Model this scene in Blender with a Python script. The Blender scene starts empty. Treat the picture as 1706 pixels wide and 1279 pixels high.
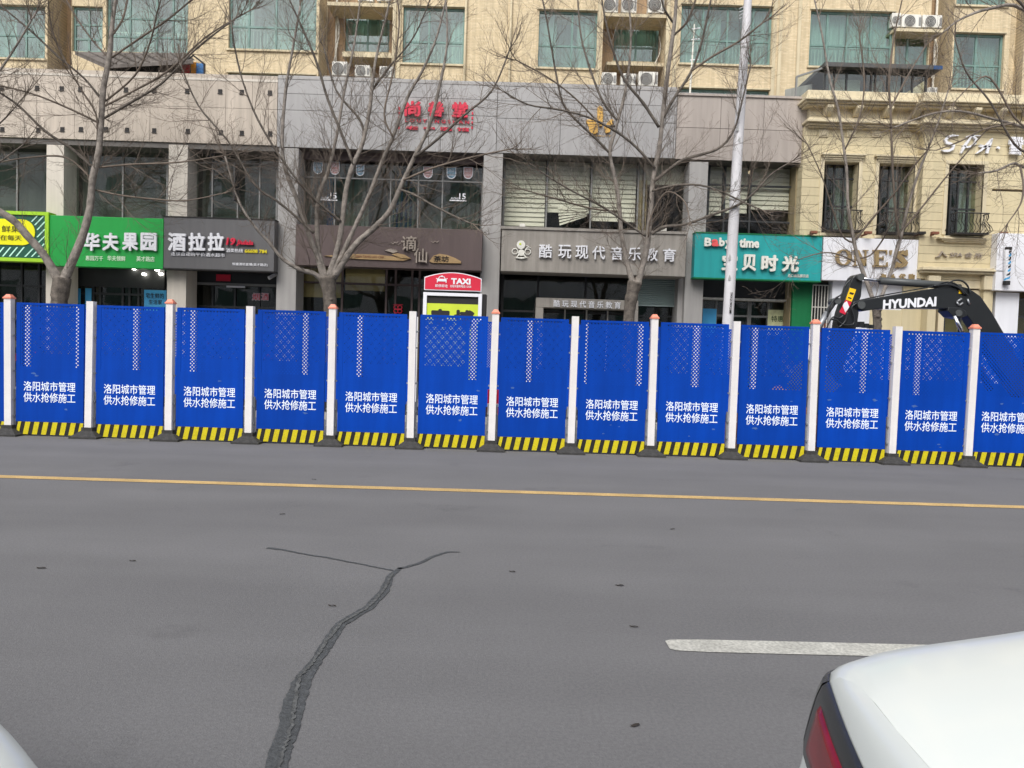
import bpy, math, random
from mathutils import Vector, Matrix
random.seed(7)
S = bpy.context.scene
COL = S.collection
# ------------------------------------------------------------------ camera
FPX, PITCH, ROLL, CAMH = 1282.0, math.radians(2.4), math.radians(1.8), 1.55
sp, cp, sr, cr = math.sin(PITCH), math.cos(PITCH), math.sin(ROLL), math.cos(ROLL)
rv, uv, fv = Vector((1, 0, 0)), Vector((0, sp, cp)), Vector((0, cp, -sp))
cam = bpy.data.cameras.new("camera")
cam.sensor_width = 36; cam.lens = 36 * FPX / 1706; cam.clip_end = 500; cam.clip_start = 0.05
co = bpy.data.objects.new("camera", cam); COL.objects.link(co)
xc, yc = rv * cr + uv * sr, uv * cr - rv * sr
M3 = Matrix((xc, yc, -fv)).transposed()
co.matrix_world = Matrix.Translation((0, 0, CAMH)) @ M3.to_4x4()
S.camera = co
# ------------------------------------------------------------------ world, sun, exposure (overcast)
w = bpy.data.worlds.new("World"); S.world = w; w.use_nodes = True
nt = w.node_tree; bg = nt.nodes["Background"]
sky = nt.nodes.new("ShaderNodeTexSky"); sky.sky_type = 'NISHITA'; sky.sun_disc = False
sky.sun_elevation = math.radians(44); sky.sun_rotation = math.radians(200)
sky.air_density = 1.0; sky.dust_density = 1.5; sky.ozone_density = 1.0
hs = nt.nodes.new("ShaderNodeHueSaturation"); hs.inputs["Saturation"].default_value = 0.22
nt.links.new(sky.outputs[0], hs.inputs["Color"]); nt.links.new(hs.outputs[0], bg.inputs[0])
bg.inputs[1].default_value = 0.12
sun = bpy.data.lights.new("sun", 'SUN'); sun.energy = 1.5; sun.angle = math.radians(35); sun.color = (1, .97, .93)
so = bpy.data.objects.new("sun", sun); COL.objects.link(so)
so.rotation_euler = (math.radians(46), 0, math.radians(-20))
S.view_settings.view_transform = 'Standard'; S.view_settings.look = 'None'
S.view_settings.gamma = 1; S.view_settings.use_curve_mapping = False
S.view_settings.exposure = 1.0
S.cycles.max_bounces = 6; S.cycles.transparent_max_bounces = 12
S.cycles.use_denoising = True
# ------------------------------------------------------------------ measuring: a sight line of the photograph met with a real plane
def ray(px, py):
    a_, b_ = (px - 853) / FPX, (py - 639.5) / FPX
    a, b = a_ * cr + b_ * sr, -a_ * sr + b_ * cr
    return Vector((a, cp - b * sp, -sp - b * cp))
def P(px, py, Y):
    d = ray(px, py); t = Y / d.y
    return Vector((d.x * t, Y, CAMH + d.z * t))
def G(px, py, z=0.0):
    d = ray(px, py); t = (z - CAMH) / d.z
    return Vector((d.x * t, d.y * t, z))
def R(x0, y0, x1, y1, Y):
    xm, ym = (x0 + x1) / 2, (y0 + y1) / 2
    return P(x0, ym, Y).x, P(xm, y1, Y).z, P(x1, ym, Y).x, P(xm, y0, Y).z   # xa, za, xb, zb
# ------------------------------------------------------------------ materials
def lin(c):
    return tuple(((v / 255) / 12.92 if v / 255 <= .04045 else ((v / 255 + .055) / 1.055) ** 2.4) for v in c)
MATS = {}
def mat(name, rgb, rough=.7, var=.12, scale=3.0, bump=0.0, bscale=40.0, metal=0.0, streak=0.0, spec=.4, rand=0.0, emit=0, k=1.0, coat=0, dirt=0.0):
    m = bpy.data.materials.new(name); m.use_nodes = True; t = m.node_tree; n = t.nodes; L = t.links
    b = n["Principled BSDF"]; c = [v * k for v in lin(rgb)]
    b.inputs["Roughness"].default_value = rough; b.inputs["Metallic"].default_value = metal
    b.inputs["Specular IOR Level"].default_value = spec
    if coat: b.inputs["Coat Weight"].default_value = coat; b.inputs["Coat Roughness"].default_value = .05
    tc = n.new("ShaderNodeTexCoord")
    ns = n.new("ShaderNodeTexNoise"); ns.inputs["Scale"].default_value = scale; ns.inputs["Detail"].default_value = 6
    L.new(tc.outputs["Object"], ns.inputs["Vector"])
    rp = n.new("ShaderNodeValToRGB")
    rp.color_ramp.elements[0].position = .3; rp.color_ramp.elements[1].position = .7
    rp.color_ramp.elements[0].color = (*[v * (1 - var) for v in c], 1)
    rp.color_ramp.elements[1].color = (*[min(1, v * (1 + var)) for v in c], 1)
    L.new(ns.outputs["Fac"], rp.inputs[0]); out = rp.outputs[0]
    def mul(src, fac_out, lo):
        mr = n.new("ShaderNodeMapRange"); mr.inputs[1].default_value = .35; mr.inputs[2].default_value = .65
        mr.inputs[3].default_value = lo; mr.inputs[4].default_value = 1.0
        L.new(fac_out, mr.inputs[0])
        mx = n.new("ShaderNodeMix"); mx.data_type = 'RGBA'; mx.blend_type = 'MULTIPLY'; mx.inputs[0].default_value = 1
        L.new(src, mx.inputs[6]); L.new(mr.outputs[0], mx.inputs[7]); return mx.outputs[2]
    if streak:
        mp = n.new("ShaderNodeMapping"); mp.inputs["Scale"].default_value = (7, 7, .5)
        L.new(tc.outputs["Object"], mp.inputs[0]); s2 = n.new("ShaderNodeTexNoise"); s2.inputs["Scale"].default_value = 1.2; s2.inputs["Detail"].default_value = 5
        L.new(mp.outputs[0], s2.inputs["Vector"]); out = mul(out, s2.outputs["Fac"], 1 - streak)
    if dirt:
        s3 = n.new("ShaderNodeTexNoise"); s3.inputs["Scale"].default_value = 60; s3.inputs["Detail"].default_value = 3
        L.new(tc.outputs["Object"], s3.inputs["Vector"]); out = mul(out, s3.outputs["Fac"], 1 - dirt)
    if rand:
        oi = n.new("ShaderNodeObjectInfo"); mr = n.new("ShaderNodeMapRange")
        mr.inputs[3].default_value = 1 - rand; mr.inputs[4].default_value = 1 + rand * .4
        L.new(oi.outputs["Random"], mr.inputs[0])
        mx = n.new("ShaderNodeMix"); mx.data_type = 'RGBA'; mx.blend_type = 'MULTIPLY'; mx.inputs[0].default_value = 1
        L.new(out, mx.inputs[6]); L.new(mr.outputs[0], mx.inputs[7]); out = mx.outputs[2]
    L.new(out, b.inputs["Base Color"])
    if bump:
        nb = n.new("ShaderNodeTexNoise"); nb.inputs["Scale"].default_value = bscale; nb.inputs["Detail"].default_value = 4
        L.new(tc.outputs["Object"], nb.inputs["Vector"])
        bp = n.new("ShaderNodeBump"); bp.inputs["Strength"].default_value = bump; bp.inputs["Distance"].default_value = .02
        L.new(nb.outputs["Fac"], bp.inputs["Height"]); L.new(bp.outputs[0], b.inputs["Normal"])
    if emit:
        L.new(out, b.inputs["Emission Color"]); b.inputs["Emission Strength"].default_value = emit
    MATS[name] = m; return m
def glass(name, tint, refl=.12, rough=.02):
    m = bpy.data.materials.new(name); m.use_nodes = True; t = m.node_tree; n = t.nodes; L = t.links
    n.remove(n["Principled BSDF"]); o = n["Material Output"]
    tr = n.new("ShaderNodeBsdfTransparent"); tr.inputs[0].default_value = (*lin(tint), 1)
    gl = n.new("ShaderNodeBsdfGlossy"); gl.inputs["Roughness"].default_value = rough
    tc = n.new("ShaderNodeTexCoord"); nz = n.new("ShaderNodeTexNoise"); nz.inputs["Scale"].default_value = .9
    L.new(tc.outputs["Object"], nz.inputs["Vector"])
    bp = n.new("ShaderNodeBump"); bp.inputs["Strength"].default_value = .15; bp.inputs["Distance"].default_value = .05
    L.new(nz.outputs["Fac"], bp.inputs["Height"]); L.new(bp.outputs[0], gl.inputs["Normal"])
    fr = n.new("ShaderNodeLayerWeight"); pw = n.new("ShaderNodeMath"); pw.operation = 'POWER'; pw.inputs[1].default_value = 4; L.new(fr.outputs["Facing"], pw.inputs[0])
    ad = n.new("ShaderNodeMath"); ad.operation = 'MULTIPLY_ADD'; ad.inputs[1].default_value = .6; ad.inputs[2].default_value = refl + .035; L.new(pw.outputs[0], ad.inputs[0])
    mx = n.new("ShaderNodeMixShader"); L.new(ad.outputs[0], mx.inputs[0]); L.new(tr.outputs[0], mx.inputs[1]); L.new(gl.outputs[0], mx.inputs[2])
    L.new(mx.outputs[0], o.inputs[0]); MATS[name] = m; return m
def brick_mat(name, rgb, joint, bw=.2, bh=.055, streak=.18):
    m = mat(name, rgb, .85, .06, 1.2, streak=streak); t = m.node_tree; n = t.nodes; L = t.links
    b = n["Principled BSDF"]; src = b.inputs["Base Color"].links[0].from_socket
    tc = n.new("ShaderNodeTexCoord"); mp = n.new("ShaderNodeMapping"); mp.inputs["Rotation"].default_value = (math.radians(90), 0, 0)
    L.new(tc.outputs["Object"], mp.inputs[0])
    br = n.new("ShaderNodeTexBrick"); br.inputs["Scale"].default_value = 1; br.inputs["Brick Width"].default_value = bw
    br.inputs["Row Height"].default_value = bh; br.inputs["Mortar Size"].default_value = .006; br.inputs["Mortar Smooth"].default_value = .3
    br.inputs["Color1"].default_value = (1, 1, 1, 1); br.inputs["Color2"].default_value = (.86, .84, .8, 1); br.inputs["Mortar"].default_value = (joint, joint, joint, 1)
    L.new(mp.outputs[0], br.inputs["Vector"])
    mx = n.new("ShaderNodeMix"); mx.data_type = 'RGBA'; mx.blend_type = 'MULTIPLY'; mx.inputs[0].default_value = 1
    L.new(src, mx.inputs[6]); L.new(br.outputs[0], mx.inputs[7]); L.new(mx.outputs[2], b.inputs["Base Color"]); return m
M = MATS
# ------------------------------------------------------------------ mesh builder
ORG = {}
class MB:
    def __init__(s): s.v = []; s.f = []; s.mi = []; s.m = 0
    def add(s, vs, fs):
        o = len(s.v); s.v += [tuple(x) for x in vs]; s.f += [tuple(i + o for i in f) for f in fs]; s.mi += [s.m] * len(fs); return s
    def box(s, x0, y0, z0, x1, y1, z1):
        if x0 > x1: x0, x1 = x1, x0
        if y0 > y1: y0, y1 = y1, y0
        if z0 > z1: z0, z1 = z1, z0
        return s.add([(x0,y0,z0),(x1,y0,z0),(x1,y1,z0),(x0,y1,z0),(x0,y0,z1),(x1,y0,z1),(x1,y1,z1),(x0,y1,z1)],
                     [(0,3,2,1),(4,5,6,7),(0,1,5,4),(1,2,6,5),(2,3,7,6),(3,0,4,7)])
    def quad(s, a, b, c, d): return s.add([a, b, c, d], [(0, 1, 2, 3)])
    def prism(s, pts, y0, y1):   # outline in xz, counter-clockwise seen from -y
        n = len(pts)
        vs = [(p[0], y0, p[1]) for p in pts] + [(p[0], y1, p[1]) for p in pts]
        fs = [tuple(range(n)), tuple(range(2 * n - 1, n - 1, -1))] + [((i + 1) % n, i, n + i, n + (i + 1) % n) for i in range(n)]
        return s.add(vs, fs)
    def tube(s, pts, rad, n=8, cap=True):
        pts = [Vector(p) for p in pts]
        if not hasattr(rad, '__len__'): rad = [rad] * len(pts)
        o = len(s.v); ref = None
        for i, p in enumerate(pts):
            d = (pts[min(i + 1, len(pts) - 1)] - pts[max(i - 1, 0)])
            if d.length < 1e-9: d = Vector((0, 0, 1))
            d.normalize()
            if ref is None: ref = d.orthogonal().normalized()
            ref = (ref - d * ref.dot(d))
            ref = ref.normalized() if ref.length > 1e-6 else d.orthogonal().normalized()
            b = d.cross(ref)
            for k in range(n):
                a = 2 * math.pi * k / n; q = p + (ref * math.cos(a) + b * math.sin(a)) * rad[i]; s.v.append(tuple(q))
        for i in range(len(pts) - 1):
            for k in range(n):
                k2 = (k + 1) % n; s.f.append((o + i*n + k, o + i*n + k2, o + (i+1)*n + k2, o + (i+1)*n + k)); s.mi.append(s.m)
        if cap:
            s.f.append(tuple(o + k for k in range(n - 1, -1, -1))); s.mi.append(s.m)
            e = o + (len(pts) - 1) * n; s.f.append(tuple(e + k for k in range(n))); s.mi.append(s.m)
        return s
    def mesh(s, name, mats):
        me = bpy.data.meshes.new(name); me.from_pydata(s.v, [], s.f)
        for m in mats: me.materials.append(M[m] if isinstance(m, str) else m)
        me.polygons.foreach_set("material_index", s.mi); me.update(); return me
    def build(s, name, mats, parent=None, smooth=False, bevel=0, world=True, **tags):
        if isinstance(mats, str): mats = [mats]
        if world and parent is not None:
            O = ORG.get(parent.as_pointer(), Vector()); s.v = [(a - O.x, b - O.y, c - O.z) for a, b, c in s.v]
        me = s.mesh(name, mats)
        if smooth: me.polygons.foreach_set("use_smooth", [True] * len(me.polygons))
        o = bpy.data.objects.new(name, me); COL.objects.link(o)
        if parent is not None: o.parent = parent; ORG[o.as_pointer()] = ORG.get(parent.as_pointer(), Vector()) if world else Vector()
        if bevel:
            bv = o.modifiers.new("b", 'BEVEL'); bv.width = bevel; bv.segments = 2; bv.limit_method = 'ANGLE'
        for k, v in tags.items(): o[k] = v
        return o
def thing(name, label, cat, loc=(0, 0, 0), group=None):
    o = bpy.data.objects.new(name, None); COL.objects.link(o); o.location = loc; o.empty_display_size = .2
    ORG[o.as_pointer()] = Vector(loc); o["label"] = label; o["category"] = cat
    if group: o["group"] = group
    return o
def tag(o, label, cat, group=None):
    o["label"] = label; o["category"] = cat
    if group: o["group"] = group
    return o
def dup(o, loc, label=None, parent=None, rotz=0):
    c = o.copy(); COL.objects.link(c)
    if parent is None: c.location = loc; c.rotation_euler = (0, 0, rotz)
    else: c.parent = parent
    if label: c["label"] = label
    for ch in o.children: dup(ch, None, None, c)
    return c
# text as real raised letters -----------------------------------------------
TXT = {}
def text_mesh(s, ext, bold, res=2):
    key = (s, ext, bold)
    if key not in TXT:
        cu = bpy.data.curves.new("t", 'FONT'); cu.body = s; cu.size = 1; cu.extrude = ext; cu.resolution_u = res
        o = bpy.data.objects.new("t", cu); COL.objects.link(o); bpy.context.view_layer.update()
        me = bpy.data.meshes.new_from_object(o.evaluated_get(bpy.context.evaluated_depsgraph_get()))
        bpy.data.objects.remove(o)
        V0 = [v.co.copy() for v in me.vertices]; F0 = [tuple(p.vertices) for p in me.polygons]; bpy.data.meshes.remove(me)
        if bold:      # heavier strokes: the glyph struck several times, each a hair apart
            V1, F1 = [], []
            for q, (dx, dy) in enumerate(((0, 0), (1, 0), (-1, 0), (0, 1), (0, -1), (.7, .7), (-.7, -.7), (.7, -.7), (-.7, .7))):
                o_ = len(V1); V1 += [Vector((c.x + dx*bold, c.y + dy*bold, c.z*(1 + .012*q))) for c in V0]; F1 += [tuple(i + o_ for i in f) for f in F0]
            V0, F0 = V1, F1
        TXT[key] = (V0, F0)
    return TXT[key]
def text_into(mb, s, xa, za, xb, zb, Y, depth=.03, bold=.0, res=2, slant=0.0, keep=False):
    v, f = text_mesh(s, .5, bold, res)
    if not v: return
    x0 = min(p.x for p in v); x1 = max(p.x for p in v); y0 = min(p.y for p in v); y1 = max(p.y for p in v)
    sx = (xb - xa) / (x1 - x0); sz = (zb - za) / (y1 - y0)
    if keep: sx = sz = min(sx, sz)
    out = []
    for p in v:
        z = (p.y - y0) * sz
        out.append((xa + (p.x - x0) * sx + slant * z, Y - (p.z + .5) * depth, za + z))
    mb.add(out, f)
def text(parent, s, rect, Y, m, depth=.03, bold=.0, name='lettering', res=2, slant=0.0):
    """rect in photo pixels (x0,y0,x1,y1) on the plane Y"""
    xa, za, xb, zb = R(*rect, Y); mb = MB(); text_into(mb, s, xa, za, xb, zb, Y, depth, bold, res, slant)
    return mb.build(name, m, parent)
# ------------------------------------------------------------------ material list (colours of the things themselves)
mat('asphalt', (112, 111, 112), .93, .045, 1.1, bump=.32, bscale=130, dirt=.16, spec=.25)
mat('tar', (78, 80, 82), .8, .2, 25, bump=.5, bscale=90, dirt=.3)
mat('tar_gray', (92, 93, 93), .9, .3, 30, bump=.5, bscale=90, dirt=.3)
mat('line_yellow', (200, 168, 112), .85, .16, 3, dirt=.32)
mat('line_white', (190, 188, 180), .85, .14, 6, dirt=.35)
mat('paving', (140, 136, 130), .9, .12, 2, bump=.2, rand=.12)
mat('kerb_stone', (150, 147, 140), .9, .12, 4, bump=.3)
mat('soil', (150, 108, 88), .95, .3, 6, bump=1, bscale=14)
mat('blue', (0, 65, 170), .65, .08, 1.4, spec=.12, k=1.0, dirt=.05, streak=.14, rand=.14)
mat('blue_back', (0, 56, 165), .6, .05, 2)
mat('dust_blue', (64, 96, 156), .9, .2, 20)
mat('fence_white', (226, 222, 220), .5, .04, 6, dirt=.06, streak=.08)
mat('fence_black', (28, 28, 30), .7, .2, 20)
mat('fence_yellow', (206, 190, 20), .6, .10, 6, dirt=.18)
mat('fence_letter', (232, 240, 250), .6, .02)
mat('rubber', (62, 61, 60), .85, .25, 18, bump=.4, bscale=60, dirt=.3)
mat('cap_orange', (222, 138, 114), .45, .08, 20)
mat('steel', (150, 152, 155), .45, .15, 10, metal=.6)
mat('bark', (108, 100, 92), .95, .42, 9, bump=1, bscale=30, streak=.25, dirt=.25)
mat('bark_pale', (138, 130, 122), .95, .36, 8, bump=1, bscale=34, dirt=.2)
mat('twig', (106, 95, 85), .9, .2, 5)
mat('beige_panel', (196, 184, 170), .85, .05, .7, streak=.20, rand=.07, dirt=.06)
mat('beige_pillar', (206, 198, 186), .85, .05, .9, streak=.12)
mat('grey_panel', (163, 161, 160), .6, .05, .6, streak=.10, rand=.08)
mat('brown_panel', (170, 160, 152), .7, .05, .7, streak=.14, rand=.06)
mat('grey_pillar', (165, 162, 159), .8, .06, 1.5, streak=.12)
mat('concrete_sign', (158, 152, 144), .85, .10, 1.8, streak=.22, dirt=.08)
mat('shade_metal', (96, 92, 88), .6, .1, 2)
mat('dark_metal', (62, 60, 60), .5, .1, 3)
mat('frame_grey', (128, 128, 126), .5, .08, 3, streak=.1)
mat('frame_dark', (48, 50, 52), .5, .1, 3)
mat('frame_green', (104, 132, 124), .5, .08, 3, streak=.08)
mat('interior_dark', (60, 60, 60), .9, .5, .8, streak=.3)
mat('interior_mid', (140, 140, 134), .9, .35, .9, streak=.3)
mat('blind', (216, 216, 204), .8, .05, 1.5, streak=.05)
mat('blind_tan', (222, 192, 140), .8, .06, 1.5, streak=.10)
mat('curtain_green', (200, 208, 204), .8, .16, .8, streak=.3, rand=.3)
mat('tower_room', (176, 184, 180), .9, .3, .6, streak=.25)
brick_mat('tower_brick', (211, 193, 160), .74)
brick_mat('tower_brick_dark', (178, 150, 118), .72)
mat('tower_trim', (198, 184, 154), .85, .06, 1.2, streak=.2)
mat('cream_stone', (212, 198, 162), .8, .06, .9, streak=.10, rand=.05, dirt=.05)
mat('cream_trim', (212, 199, 168), .75, .05, 1.2, streak=.16)
mat('joint_dark', (146, 132, 102), .95, .1, 3)
mat('white_board', (232, 232, 236), .5, .02, .8, streak=.06)
mat('white_wall', (226, 227, 232), .7, .02, .8, streak=.06)
mat('green_board', (26, 158, 66), .5, .04, .8, streak=.05)
mat('green_light', (215, 238, 210), .6, .04, 2)
mat('lime', (160, 208, 40), .5, .05, 2)
mat('forest', (22, 84, 66), .5, .25, .8)
mat('lemon', (232, 228, 0), .5, .03, 2)
mat('mint_line', (190, 240, 220), .5, .03, 2)
mat('olive_ink', (80, 78, 20), .6, .05, 2)
mat('slate_board', (98, 97, 98), .55, .05, .7, streak=.10)
mat('letter_white', (226, 226, 230), .45, .03, 3)
mat('letter_red', (206, 36, 66), .45, .06, 3)
mat('letter_yellow', (226, 208, 40), .45, .05, 3)
mat('brown_board', (96, 82, 80), .55, .05, .8, streak=.10)
mat('wood_pale', (176, 146, 104), .7, .12, 4, streak=.1)
mat('letter_steel', (170, 158, 146), .4, .06, 3, metal=.3)
mat('ink', (36, 34, 34), .7, .1, 3)
mat('teal_board', (36, 158, 158), .5, .05, .7, streak=.12)
mat('letter_cream', (228, 226, 216), .5, .04, 4, dirt=.06)
mat('letter_coral', (230, 92, 92), .5, .04, 4)
mat('bronze', (170, 146, 104), .4, .08, 4, metal=.4)
mat('gold', (206, 162, 84), .45, .2, 9, metal=.2)
mat('crimson', (206, 36, 62), .45, .04, 2)
mat('poster_lime', (196, 212, 56), .5, .05, 3)
mat('poster_blue', (74, 168, 222), .5, .18, 2)
mat('poster_navy', (30, 66, 110), .5, .1, 2)
mat('poster_cream', (214, 216, 170), .5, .2, 6)
mat('poster_green', (58, 160, 118), .5, .04, 2)
mat('poster_kraft', (160, 146, 108), .6, .2, 5)
mat('dark_green_panel', (0, 110, 62), .6, .08, 1.5, streak=.1)
mat('shutter', (168, 184, 180), .5, .06, 1.5, metal=.2)
mat('ac_white', (214, 211, 202), .6, .06, 4, streak=.16)
mat('ac_dark', (74, 74, 74), .6, .2, 8)
mat('rust', (132, 84, 66), .9, .2, 3, streak=.2)
mat('pipe_white', (216, 212, 200), .6, .06, 3)
mat('exc_black', (34, 36, 38), .32, .12, 4, spec=.5, dirt=.1)
mat('exc_grey', (74, 76, 76), .4, .12, 5)
mat('exc_orange', (214, 104, 40), .4, .08, 3)
mat('chrome', (225, 225, 228), .15, .03, 5, metal=1)
mat('decal_yellow', (244, 196, 30), .45, .06, 8)
mat('pole_white', (212, 210, 212), .5, .05, 5, dirt=.12, streak=.12)
mat('pole_peel', (160, 160, 158), .8, .12, 10)
mat('car_white', (230, 234, 230), .25, .01, 1, coat=.3, spec=.4, k=.94)
mat('car_black', (18, 18, 20), .3, .1, 5)
mat('tyre', (26, 26, 27), .85, .1, 12)
mat('lens_red', (128, 12, 26), .2, .25, 12, spec=.4)
mat('lens_smoke', (46, 48, 49), .22, .1, 6, spec=.35)
mat('lamp_lit', (255, 248, 232), .5, .01, 2, emit=14)
mat('leaf_dark', (52, 46, 42), .9, .2, 30)
mat('plant_green', (64, 84, 52), .8, .3, 5)
mat('sticker_blue', (120, 160, 182), .6, .05, 4)
mat('sticker_pink', (196, 152, 150), .6, .05, 4)
mat('roof_dark', (104, 97, 92), .8, .2, 2, streak=.2)
mat('roof_board', (130, 122, 114), .85, .2, 2, streak=.2)
mat('orange_paint', (226, 150, 50), .6, .08, 3)
mat('sky_blue_paint', (60, 120, 180), .6, .08, 3)
mat('red_paint', (196, 70, 70), .6, .08, 3)
glass('glass_shop', (236, 240, 236), .01)
glass('glass_upper', (232, 238, 233), .08)
glass('glass_blinds', (249, 249, 246), .0)
glass('glass_tower', (220, 236, 230), .08)
glass('glass_clear', (225, 232, 228), .04)
glass('car_glass', (60, 66, 64), .15)
m = MATS['asphalt']; t_ = m.node_tree; n_ = t_.nodes; L_ = t_.links; b_ = n_["Principled BSDF"]
def amul(tex_out, a, b, lo, hi):
    src = b_.inputs["Base Color"].links[0].from_socket; mr = n_.new("ShaderNodeMapRange"); mr.inputs[1].default_value = a; mr.inputs[2].default_value = b; mr.inputs[3].default_value = lo; mr.inputs[4].default_value = hi
    L_.new(tex_out, mr.inputs[0]); mx = n_.new("ShaderNodeMix"); mx.data_type = 'RGBA'; mx.blend_type = 'MULTIPLY'; mx.inputs[0].default_value = 1
    L_.new(src, mx.inputs[6]); L_.new(mr.outputs[0], mx.inputs[7]); L_.new(mx.outputs[2], b_.inputs["Base Color"])
tcn = n_.new("ShaderNodeTexCoord")
mpn = n_.new("ShaderNodeMapping"); mpn.inputs["Scale"].default_value = (.12, .75, 1); L_.new(tcn.outputs["Object"], mpn.inputs[0])
tr_ = n_.new("ShaderNodeTexNoise"); tr_.inputs["Scale"].default_value = 1.6; tr_.inputs["Detail"].default_value = 5; L_.new(mpn.outputs[0], tr_.inputs["Vector"]); amul(tr_.outputs["Fac"], .35, .68, .92, 1.05)   # wheel-polished lanes and old wash marks along the street
vo_ = n_.new("ShaderNodeTexVoronoi"); vo_.inputs["Scale"].default_value = 95; L_.new(tcn.outputs["Object"], vo_.inputs["Vector"]); amul(vo_.outputs["Distance"], .0, .22, 1.45, 1.0)     # pale aggregate
st_ = n_.new("ShaderNodeTexNoise"); st_.inputs["Scale"].default_value = .9; st_.inputs["Detail"].default_value = 8; st_.inputs["Roughness"].default_value = .7; L_.new(tcn.outputs["Object"], st_.inputs["Vector"]); amul(st_.outputs["Fac"], .60, .72, 1.0, .80)   # oil stains
# ------------------------------------------------------------------ ground
def ground_sheet(name, x0, y0, x1, y1, z, m, nx=1, ny=1):
    mb = MB()
    for i in range(nx):
        for j in range(ny):
            xa, xb = x0 + (x1-x0)*i/nx, x0 + (x1-x0)*(i+1)/nx; ya, yb = y0 + (y1-y0)*j/ny, y0 + (y1-y0)*(j+1)/ny
            mb.quad((xa, ya, z), (xb, ya, z), (xb, yb, z), (xa, yb, z))
    return mb.build(name, m, kind='structure')
ground_sheet('ground', -300, -300, 300, 300, -.03, 'paving')
ground_sheet('road', -60, -14, 60, 16.2, 0, 'asphalt')
pv = MB().box(-45, 16.2, -.02, 45, 16.35, .13).build('kerb', 'kerb_stone', kind='structure')
sw = MB().box(-45, 16.352, -.02, 45, 24, .115).build('pavement', 'paving', kind='structure')
# pavement paving slabs near the shopfronts are hidden by the fence; the road lines and cracks are thin sheets on the asphalt
a, b = G(0, 794), G(1706, 845); yl = (a.y + b.y) / 2
def strip(name, pts, width, z, m, **k):
    mb = MB(); pts = [Vector((p[0], p[1], z)) for p in pts]
    if not hasattr(width, '__len__'): width = [width] * len(pts)
    o = []
    for i, p in enumerate(pts):
        d = pts[min(i + 1, len(pts)-1)] - pts[max(i-1, 0)]; d.normalize(); nrm = Vector((-d.y, d.x, 0))
        o += [p + nrm * width[i] / 2, p - nrm * width[i] / 2]
    for i in range(len(pts) - 1): mb.quad(o[2*i+1], o[2*i+3], o[2*i+2], o[2*i])
    return mb.build(name, m, kind='structure', **k)
def jitter_line(x0, x1, y, n, amp):
    return [(x0 + (x1 - x0) * i / n, y + random.uniform(-amp, amp)) for i in range(n + 1)]
slope = (b.y - a.y) / (b.x - a.x)
strip('yellow_lane_line', [(x, a.y + slope * (x - a.x)) for x in [-40, -20, -9, -4, 0, 4, 9, 20, 40]], [.165] * 9, .004, 'line_yellow')
wl = G(1112, 1075); wr = G(1450, 1083)
ws = (wr.y - wl.y) / (wr.x - wl.x)
pts = [(wl.x, wl.y), (wl.x + .03, wl.y + ws*.03)] + [(wl.x + t, wl.y + ws * t) for t in (.2, .6, 1.2, 2.0, 3.2, 4.0)]
strip('white_lane_line', pts, [.11, .15, .175, .18, .18, .18, .18, .17], .004, 'line_white')
# sealed crack winding towards the camera
def crack(name, px, m, z, jit=.006, sub=6, wk=1.0):
    c = []; ws_ = []
    for i in range(len(px) - 1):
        (x0, y0, w0), (x1, y1, w1) = px[i], px[i + 1]; wob = 1
        for k in range(sub):
            t = k / sub; x, y = x0 + (x1-x0)*t, y0 + (y1-y0)*t; g = G(x, y); d = (G(x + 10, y) - g).length / 10
            c.append((g.x + random.uniform(-jit, jit), g.y + random.uniform(-jit, jit)*.6)); ws_.append(max(.003, (w0 + (w1-w0)*t) * d * wk * random.uniform(.92, 1.08)))
    return strip(name, c, ws_, z, m)
crack('sealed_crack', [(668, 946, 8), (650, 960, 12), (640, 985, 17), (615, 1012, 18), (568, 1040, 20), (547, 1070, 23), (528, 1100, 20), (505, 1130, 30), (490, 1170, 38), (482, 1210, 36), (468, 1250, 36), (455, 1300, 38)], 'tar', .004, .0035, 10)
crack('crack_core', [(655, 955, 3), (640, 985, 5), (612, 1014, 5), (565, 1042, 6), (540, 1075, 6), (522, 1105, 5), (498, 1130, 6), (490, 1175, 7), (487, 1210, 6), (470, 1260, 5), (462, 1300, 4)], 'tar_gray', .008, .006, 12)
crack('hairline_crack', [(446, 913, 5), (470, 916, 3), (505, 923, 2.5), (555, 931, 2.5), (600, 940, 2.5), (640, 948, 2), (658, 951, 2.5)], 'tar', .004, .006, 5, 2.0)
crack('branch_crack', [(664, 948, 5), (695, 940, 5), (725, 926, 4.5), (745, 920, 4), (772, 920, 2.5)], 'tar', .004, .006, 5, 1.5)
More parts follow.
